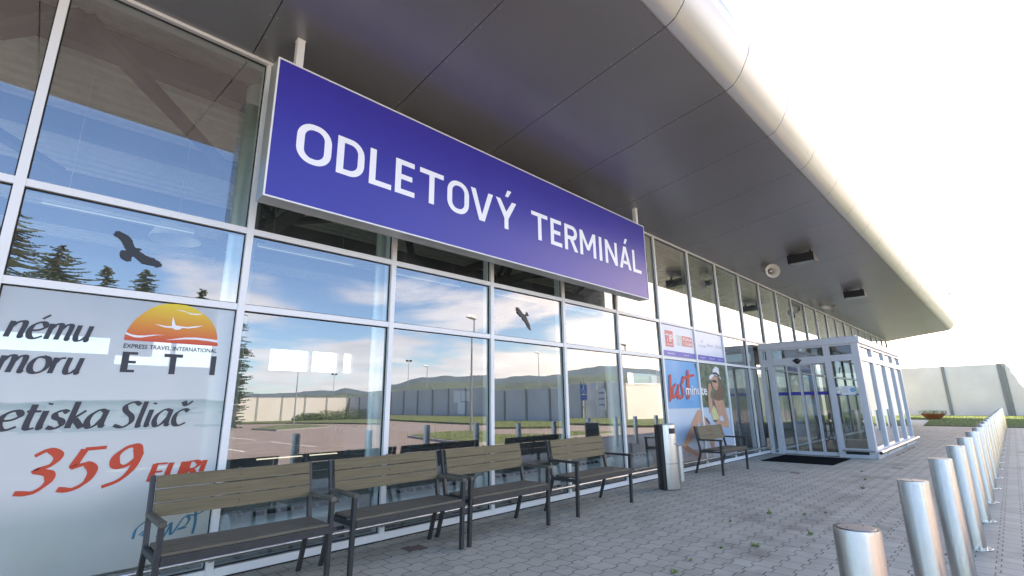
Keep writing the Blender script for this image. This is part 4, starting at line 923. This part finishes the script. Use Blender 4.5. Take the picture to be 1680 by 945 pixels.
o = text('minute', 9.96, 1.515, .29, WHITE, YF-.017, width=1.04, bold=.02, parent=po)
ad = []
for n, lab in ((6, 'left agency strip with red logos above the blue holiday poster'), (7, 'right agency strip with faint grey logos above the woman on the poster')):
    x0, x1 = mx(n)+MW/2+.012, mx(n+1)-MW/2-.012
    t = thing('agency_strip', lab, 'window sticker', (x0, YF, Z2), group='travel agency strips above the holiday poster')
    def ap(mb, name, m):
        o = mb.build(name, m, t, recalc=False)
        for p in o.data.polygons:
            if p.normal.y > 0: p.flip()
        o.location = (-x0, -YF, -Z2); return o
    b = MB(); b.poly([(x0,YF,Z2+.04),(x1,YF,Z2+.04),(x1,YF,Z1-.04),(x0,YF,Z1-.04)]); ap(b, 'strip_film', mat('pale_film', (.70,.76,.88), .4, var=.03))
    b = MB(); b.poly([(x0,YF-.002,Z2+.045),(x1,YF-.002,Z2+.045),(x1,YF-.002,Z2+.155),(x0,YF-.002,Z2+.155)]); ap(b, 'blue_band', mat('violet_blue_print', (.10,.11,.50), .4))
    if n == 6:
        b = MB(); b.poly([(9.29,YF-.002,2.49),(9.64,YF-.002,2.49),(9.64,YF-.002,2.83),(9.29,YF-.002,2.83)]); ap(b, 'red_logo', mat('soft_red_print', (.62,.12,.14), .4))
        text('TIP', 9.315, 2.60, .22, WHITE, YF-.004, width=.30, bold=.015, parent=t); text('travel', 9.34, 2.52, .07, WHITE, YF-.004, width=.25, parent=t)
        b = MB(); b.poly([(9.79,YF-.002,2.545),(10.04,YF-.002,2.545),(10.04,YF-.002,2.77),(9.79,YF-.002,2.77)]); ap(b, 'grey_logo', mat('soft_grey_print', (.50,.58,.58), .4, var=.3, scale=20))
        b = MB(); b.poly([(10.045,YF-.002,2.545),(10.53,YF-.002,2.545),(10.53,YF-.002,2.74),(10.49,YF-.002,2.77),(10.045,YF-.002,2.77)]); ap(b, 'red_logo', bpy.data.materials['soft_red_print'])
        text('KOALA', 10.08, 2.675, .09, WHITE, YF-.004, width=.42, bold=.02, parent=t); text('TOURS', 10.08, 2.57, .09, WHITE, YF-.004, width=.42, bold=.02, parent=t)
        text('tiptravel.sk', 9.34, 2.335, .06, WHITE, YF-.004, width=.33, parent=t); text('koala.sk', 10.06, 2.335, .06, WHITE, YF-.004, width=.24, parent=t)
    else:
        b = MB(); b.poly([(10.98,YF-.002,2.70),(11.04,YF-.002,2.77),(11.10,YF-.002,2.70),(11.08,YF-.002,2.70),(11.04,YF-.002,2.745),(11.0,YF-.002,2.70)]); ap(b, 'grey_emblem', GREYP)
        text('kartago', 10.86, 2.605, .06, GREYP, YF-.002, width=.38, parent=t); text('firo', 11.30, 2.63, .09, GREYP, YF-.002, width=.32, parent=t); text('SATUR', 11.76, 2.62, .10, GREYP, YF-.002, width=.34, parent=t)
        for s_, xx in (('kartago.sk', 10.86), ('firo.sk', 11.36), ('satur.sk', 11.82)): text(s_, xx, 2.335, .055, WHITE, YF-.004, width=.28, parent=t)
PAPER = film('paper_sheet', lambda t, s, g: MIX(t, .5, (.70,.72,.74), (.70,.72,.74)), .55)
for x0, x1, z0, z1, lab in ((3.80,3.91,1.385,1.525,'upper left paper sheet of three taped inside the third pane'),(3.925,4.055,1.405,1.525,'upper right paper sheet of three taped inside the third pane'),(3.865,3.985,1.245,1.385,'lowest paper sheet of three taped inside the third pane')):
    b = MB(); b.poly([(x0,D+.008,z0),(x1,D+.008,z0),(x1,D+.008,z1),(x0,D+.008,z1)]); tag(b.build('paper_sheet', PAPER, recalc=False), lab, 'paper', 'paper sheets taped inside the glass')
# ------------------------------------------------------------------ under the canopy: floodlights and horn speakers
def sofz(y): return 5.217+(4.845-5.217)*(y-1.902)/(D-.055-1.902)
LGL = mat('lamp_front_glass', (.30,.32,.33), .15)
def flood(x, y, lab):
    t = thing('canopy_floodlight', lab, 'floodlight', (x, y, sofz(y)), group='black box floodlights under the canopy')
    b = MB(); b.box(-.20, .20, -.30, .30, -.29, -.07); b.build('lamp_housing', BLACK, t, bevel=.012)
    b = MB(); b.box(-.17, .17, -.27, .27, -.2935, -.2905); b.build('lamp_glass', LGL, t)
    b = MB(); b.box(-.02, .02, -.22, -.18, -.07, .02); b.box(-.02, .02, .18, .22, -.07, .02); b.build('lamp_bracket', BLACK, t)
flood(13.62, 3.15, 'black box floodlight under the canopy, the nearer one before the porch')
flood(19.72, 3.17, 'black box floodlight under the canopy, the farther one above the porch')
HORN = mat('horn_grey_plastic', (.80,.77,.72), .45)
def horn(x, y, z, d, lab, s=1.0):
    t = thing('horn_loudspeaker', lab, 'loudspeaker', (x, y, z), group='pale horn loudspeakers under the canopy'); d = Vector(d).normalized()
    P = [(-.27,.055),(-.20,.075),(-.10,.08),(-.06,.06),(0,.07),(.06,.10),(.10,.14),(.12,.17)]
    b = MB(); b.tube([d*(a*s) for a, r in P], [r*s for a, r in P], 28, cap=False); b.tube([d*(-.275*s), d*(-.27*s)], [.02*s,.055*s], 28); b.build('horn_bell', HORN, t, smooth=True)
    b = MB(); b.tube([d*(-.02*s), d*(.055*s)], [.03*s,.018*s], 16); b.build('horn_throat', WHITE, t, smooth=True)
    top = Vector((d.x*-.30*s, .0+d.y*-.30*s, sofz(y-d.y*.30*s)-z)); b = MB(); sd = d.cross(Vector((0,0,1))).normalized()*.10*s
    b.beam(d*(-.12*s)+sd, d*(-.30*s)+sd, .02, .008); b.beam(d*(-.12*s)-sd, d*(-.30*s)-sd, .02, .008); b.beam(d*(-.30*s)+sd, d*(-.30*s)-sd, .02, .008); b.tube([d*(-.30*s), top], .012, 8)
    b.build('horn_bracket', HORN, t)
horn(13.80, 3.98, 4.76, (-.75,-.62,-.18), 'pale horn loudspeaker facing the camera under the canopy', 1.1)
horn(21.1, 4.26, 4.74, (.45,-.85,-.30), 'pale horn loudspeaker turned sideways above the porch', 1.05)
# ------------------------------------------------------------------ trees, lamps, signs, planter, weeds
BARK = mat('bark', (.09,.065,.045), .9, var=.3, scale=8); NEED = mat('spruce_needles', (.035,.055,.022), .8, var=.4, scale=1.2, color2=(.10,.11,.045))
def spruce(x, y, H, r, seed, lab, low=.12):
    rg = random.Random(seed); t = thing('spruce_tree', lab, 'tree', (x, y, -.2), group='spruces beyond the car park wall, mirrored in the glass')
    b = MB(); b.tube([(0,0,0),(.05,0,H*.5),(0,.03,H*.97)], [.22,.13,.02], 9); b.build('trunk', BARK, t, smooth=True)
    b = MB(); z = H*low
    while z < H*.985:
        q = (H-z)/H; rr = r*(1-math.exp(-(H-z)/1.7))*rg.uniform(.55,1.3)+.10; nb = max(5, int(6+10*q))
        for k in range(nb):
            a = rg.uniform(0, 6.283); zb_ = min(z+rg.uniform(-.25,.25), H*.985); ln = rr*rg.uniform(.6,1.12); dr = rg.uniform(.12,.42)
            m_ = max(5, int(ln*13))
            for j in range(m_):
                u = (j+rg.random())/m_; p = Vector((math.cos(a)*ln*u, math.sin(a)*ln*u, zb_-ln*dr*u+ln*.18*u*u)); wd = .30*(1-.55*u)
                for s_ in (-1, 1, 0):
                    d = Vector((math.cos(a+s_*1.0), math.sin(a+s_*1.0), rg.uniform(-.55,.15)))*rg.uniform(.5,1.0)*wd*.85; e_ = Vector((rg.uniform(-.05,.05), rg.uniform(-.05,.05), .09))
                    b.poly([p-e_*.6, p+d, p+e_*.6])
        z += H*.013*rg.uniform(.8,1.3)
    b.build('crown', NEED, t, recalc=False)
for i, (x, y, H, r, lab) in enumerate([(-2.6,-35,14.5,2.4,'tall spruce mirrored at the left edge above the banner'),(.0,-35.5,12.8,2.6,'bushy spruce mirrored left of the bird sticker'),(2.7,-36,12.0,1.3,'narrow small spruce mirrored directly below the bird sticker tail'),
        (5.0,-35.5,12.0,1.8,'mirrored spruce right of the narrow one under the bird sticker'),(8.9,-36,11.2,1.3,'lowest spruce mirrored behind the round duct'),(11.6,-34,9.9,1.25,'spruce mirrored full height beside the mullion right of the banner')]):
    spruce(x, y, H, r, 11+i, lab, .05 if i == 5 else .2)
LEAF = mat('shrub_leaves', (.045,.075,.02), .8, var=.4, scale=3, color2=(.10,.15,.04))
for i, (x, y, s) in enumerate([(26.5,-54.5,1.0),(29.5,-55,1.3),(31.8,-53,1.6)]):
    rg = random.Random(40+i); t = thing('shrub', ['small round shrub at the foot of the sunlit wall','middle shrub of three in the wall corner','tallest shrub in the corner of the grey wall'][i], 'shrub', (x, y, 0), group='shrubs in the wall corner')
    b = MB()
    for k in range(1500):
        a = rg.uniform(0,6.28); rr = s*1.5*rg.random()**.5; zc = rg.random()*s*math.sqrt(max(0,1-(rr/(s*1.55))**2)); p = Vector((rr*math.cos(a)*1.3, rr*math.sin(a), zc)); u = Vector([rg.uniform(-1,1) for _ in range(3)])*.12; v = Vector([rg.uniform(-1,1) for _ in range(3)])*.12
        b.poly([p-u, p+v, p+u])
    b.build('foliage', LEAF, t, recalc=False); b = MB(); b.tube([(0,0,-.1),(0,0,s*.6)], .04, 6); b.build('stem', BARK, t)
GALV = mat('galvanised_pole', (.40,.41,.42), .45, .7, var=.1)
def lamp(x, y, H, arm, lab, head='cobra', z=-.1):
    t = thing('street_lamp', lab, 'street lamp', (x, y, z), group='lamp posts round the car park')
    b = MB(); b.tube([(0,0,0),(0,0,1.2),(0,0,1.21),(0,0,H)], [.075,.075,.06,.035], 12); b.build('pole', GALV, t, smooth=True)
    if head == 'cobra':
        b = MB(); b.tube([(0,0,H-.02),(arm,0,H+.05)], .025, 8); b.build('arm', GALV, t)
        b = MB(); b.tube([(arm-.05,0,H+.05),(arm+.15,0,H+.08),(arm+.5,0,H+.04),(arm+.62,0,H+.02)], [.05,.12,.11,.03], 14); b.build('lamp_head', HORN, t, smooth=True)
    else:
        b = MB(); b.beam((-.45,0,H),(.45,0,H),.06,.06); b.build('arm', GALV, t)
        for q_ in (-.35, .35): b = MB(); b.box(q_-.18, q_+.18, -.12, .18, H+.03, H+.28); b.build('lamp_head', BLACK, t, bevel=.02)
    return t
lamp(18.1,-37.2,5.6,.3,'lamp post on the far car park island, mirrored below the white window','flood')
lamp(41.4,-80,7.7,.5,'floodlight mast beyond the sunlit wall','flood',0)
lamp(45.5,-60,8.2,.5,'floodlight mast beyond the long grey wall','flood',0)
lamp(39,-45.5,6.4,-.5,'pale lamp behind the grey wall, mirrored left of the tall lamp post')
lamp(16.3,-9.5,5.85,-.45,'tall lamp post on the near island, mirrored in the third bay')
lamp(24.9,-6,4.95,-.45,'lamp post with flat head mirrored in the bay left of the posters')
lamp(44.4,-30,7.8,-.5,'thin lamp post mirrored beside the smaller bird sticker')
lamp(64,2.6,11.5,-.5,'distant lamp post rising beyond the canopy end','cobra',0)
SB = mat('blue_road_sign', (.02,.12,.45), .4)
t = thing('parking_sign', 'blue disabled parking sign on a thin pole, mirrored beside the thick duct', 'road sign', (28.4,-12,0))
b = MB(); b.tube([(0,0,0),(0,0,2.6)], .03, 8); b.build('pole', GALV, t)
b = MB(); b.box(-.045,-.033,-.30,.30,1.95,2.6); b.build('sign_plate', SB, t)
b = MB(); b.box(-.045,-.033,-.30,.30,1.5,1.88); b.build('text_plate', SB, t)
b = MB(); xw = -.048
b.poly([(xw,.02+.05*math.cos(k*.628),2.47+.05*math.sin(k*.628)) for k in range(10)]); b.poly([(xw,-.02,2.40),(xw,.05,2.40),(xw,.05,2.24),(xw,-.02,2.24)]); b.poly([(xw,-.02,2.28),(xw,-.14,2.28),(xw,-.20,2.10),(xw,-.15,2.10),(xw,-.10,2.235),(xw,-.02,2.235)])
b.poly([(xw,.10,2.25),(xw,.14,2.13),(xw,.05,2.03),(xw,-.06,2.06),(xw,-.05,2.09),(xw,.04,2.065),(xw,.105,2.135),(xw,.075,2.25)]); b.build('wheelchair_symbol', WHITE, t, recalc=False)
t = thing('notice_board', 'white notice board with three text blocks, mirrored beside the blue sign', 'notice board', (18.9,-4.0,0))
b = MB(); b.tube([(0,0,0),(0,0,2.2)], .03, 8); b.build('pole', GALV, t)
b = MB(); b.box(-.045,-.033,-.25,.10,1.95,2.25); b.build('small_board', WHITE, t); b = MB(); b.box(-.045,-.033,.12,.55,1.0,1.95); b.build('large_board', WHITE, t)
b = MB()
for k in range(3): b.poly([(-.047,.18,1.75-k*.27),(-.047,.49,1.75-k*.27),(-.047,.49,1.83-k*.27),(-.047,.18,1.83-k*.27)])
b.build('text_block', GREYP, t, recalc=False)
# planter and weeds
TERR = mat('terracotta', (.42,.13,.05), .7, var=.15, scale=5)
t = thing('planter_bowl', 'wide orange terracotta planter bowl standing on the lawn edge', 'planter', (44.6,4.03,.0), 0)
b = MB(); b.tube([(0,0,0),(0,0,.05),(0,0,.32),(0,0,.40),(0,0,.36)], [.30,.36,.62,.68,.60], 28); b.build('bowl', TERR, t, smooth=True)
b = MB(); b.tube([(0,0,.36),(0,0,.365)], .60, 24); b.build('soil', BARK, t)
rg = random.Random(9); b = MB()
for k in range(420):
    a = rg.uniform(0,6.28); rr = .75*rg.random()**.5; p = Vector((rr*math.cos(a), rr*math.sin(a), .38+rg.random()*.22)); u = Vector([rg.uniform(-1,1) for _ in range(3)])*.05; v = Vector([rg.uniform(-1,1) for _ in range(3)])*.05; b.poly([p-u, p+v, p+u])
b.build('plants', mat('pale_plants', (.22,.28,.10), .7, var=.3, scale=8), t, recalc=False)
WEED = mat('weed_leaves', (.17,.25,.05), .7, var=.4, scale=20)
wl = [(5.21,1.98,1.0,'leafy green weed nearest the camera in the paving, in a dark joint'),(4.93,2.19,.6,'small thin weed just beside the leafy green weed'),(4.4,2.23,.5,'tiny weed in the paving nearest the lower edge'),(6.78,2.36,1.0,'spreading weed in the paving between the litter bin and bollards'),
      (6.99,2.03,.7,'thin weed right of the spreading weed'),(7.27,1.87,.5,'tiny weed of the middle cluster, nearest the bollards'),(4.0,2.19,.8,'bright weed at the lower picture edge'),(6.02,1.72,.8,'round tuft of weed in the joints in front of the bollards'),(6.05,2.55,.7,'thin dry weed left of the round tuft'),
      (9.6,1.9,1.0,'weed tuft in the paving left of the far bollards'),(10.6,2.05,.8,'low weed in the joint before the porch corner'),(11.8,2.3,.9,'weed in the joint nearest the porch corner')]
for i, (x, y, s, lab) in enumerate(wl):
    s *= .8; rg = random.Random(60+i); t = thing('weed', lab, 'weed', (x, y, 0), rg.uniform(0,6), group='weeds in the paving joints'); b = MB()
    for k in range(int(18*s)+5):
        a = rg.uniform(0,6.28); ln = rg.uniform(.03,.10)*s; up = rg.uniform(.2,1.2); wv = .006*s+.003
        c = Vector((rg.uniform(-.03,.03)*s, rg.uniform(-.02,.02)*s, 0)); d = Vector((math.cos(a), math.sin(a), up)).normalized()*ln; sd = Vector((-math.sin(a), math.cos(a), 0))*wv
        b.poly([c, c+d*.5+sd, c+d, c+d*.5-sd])
    b.build('leaves', WEED, t, recalc=False)
# fallen crumbs of leaf litter are left to the paving's own pattern
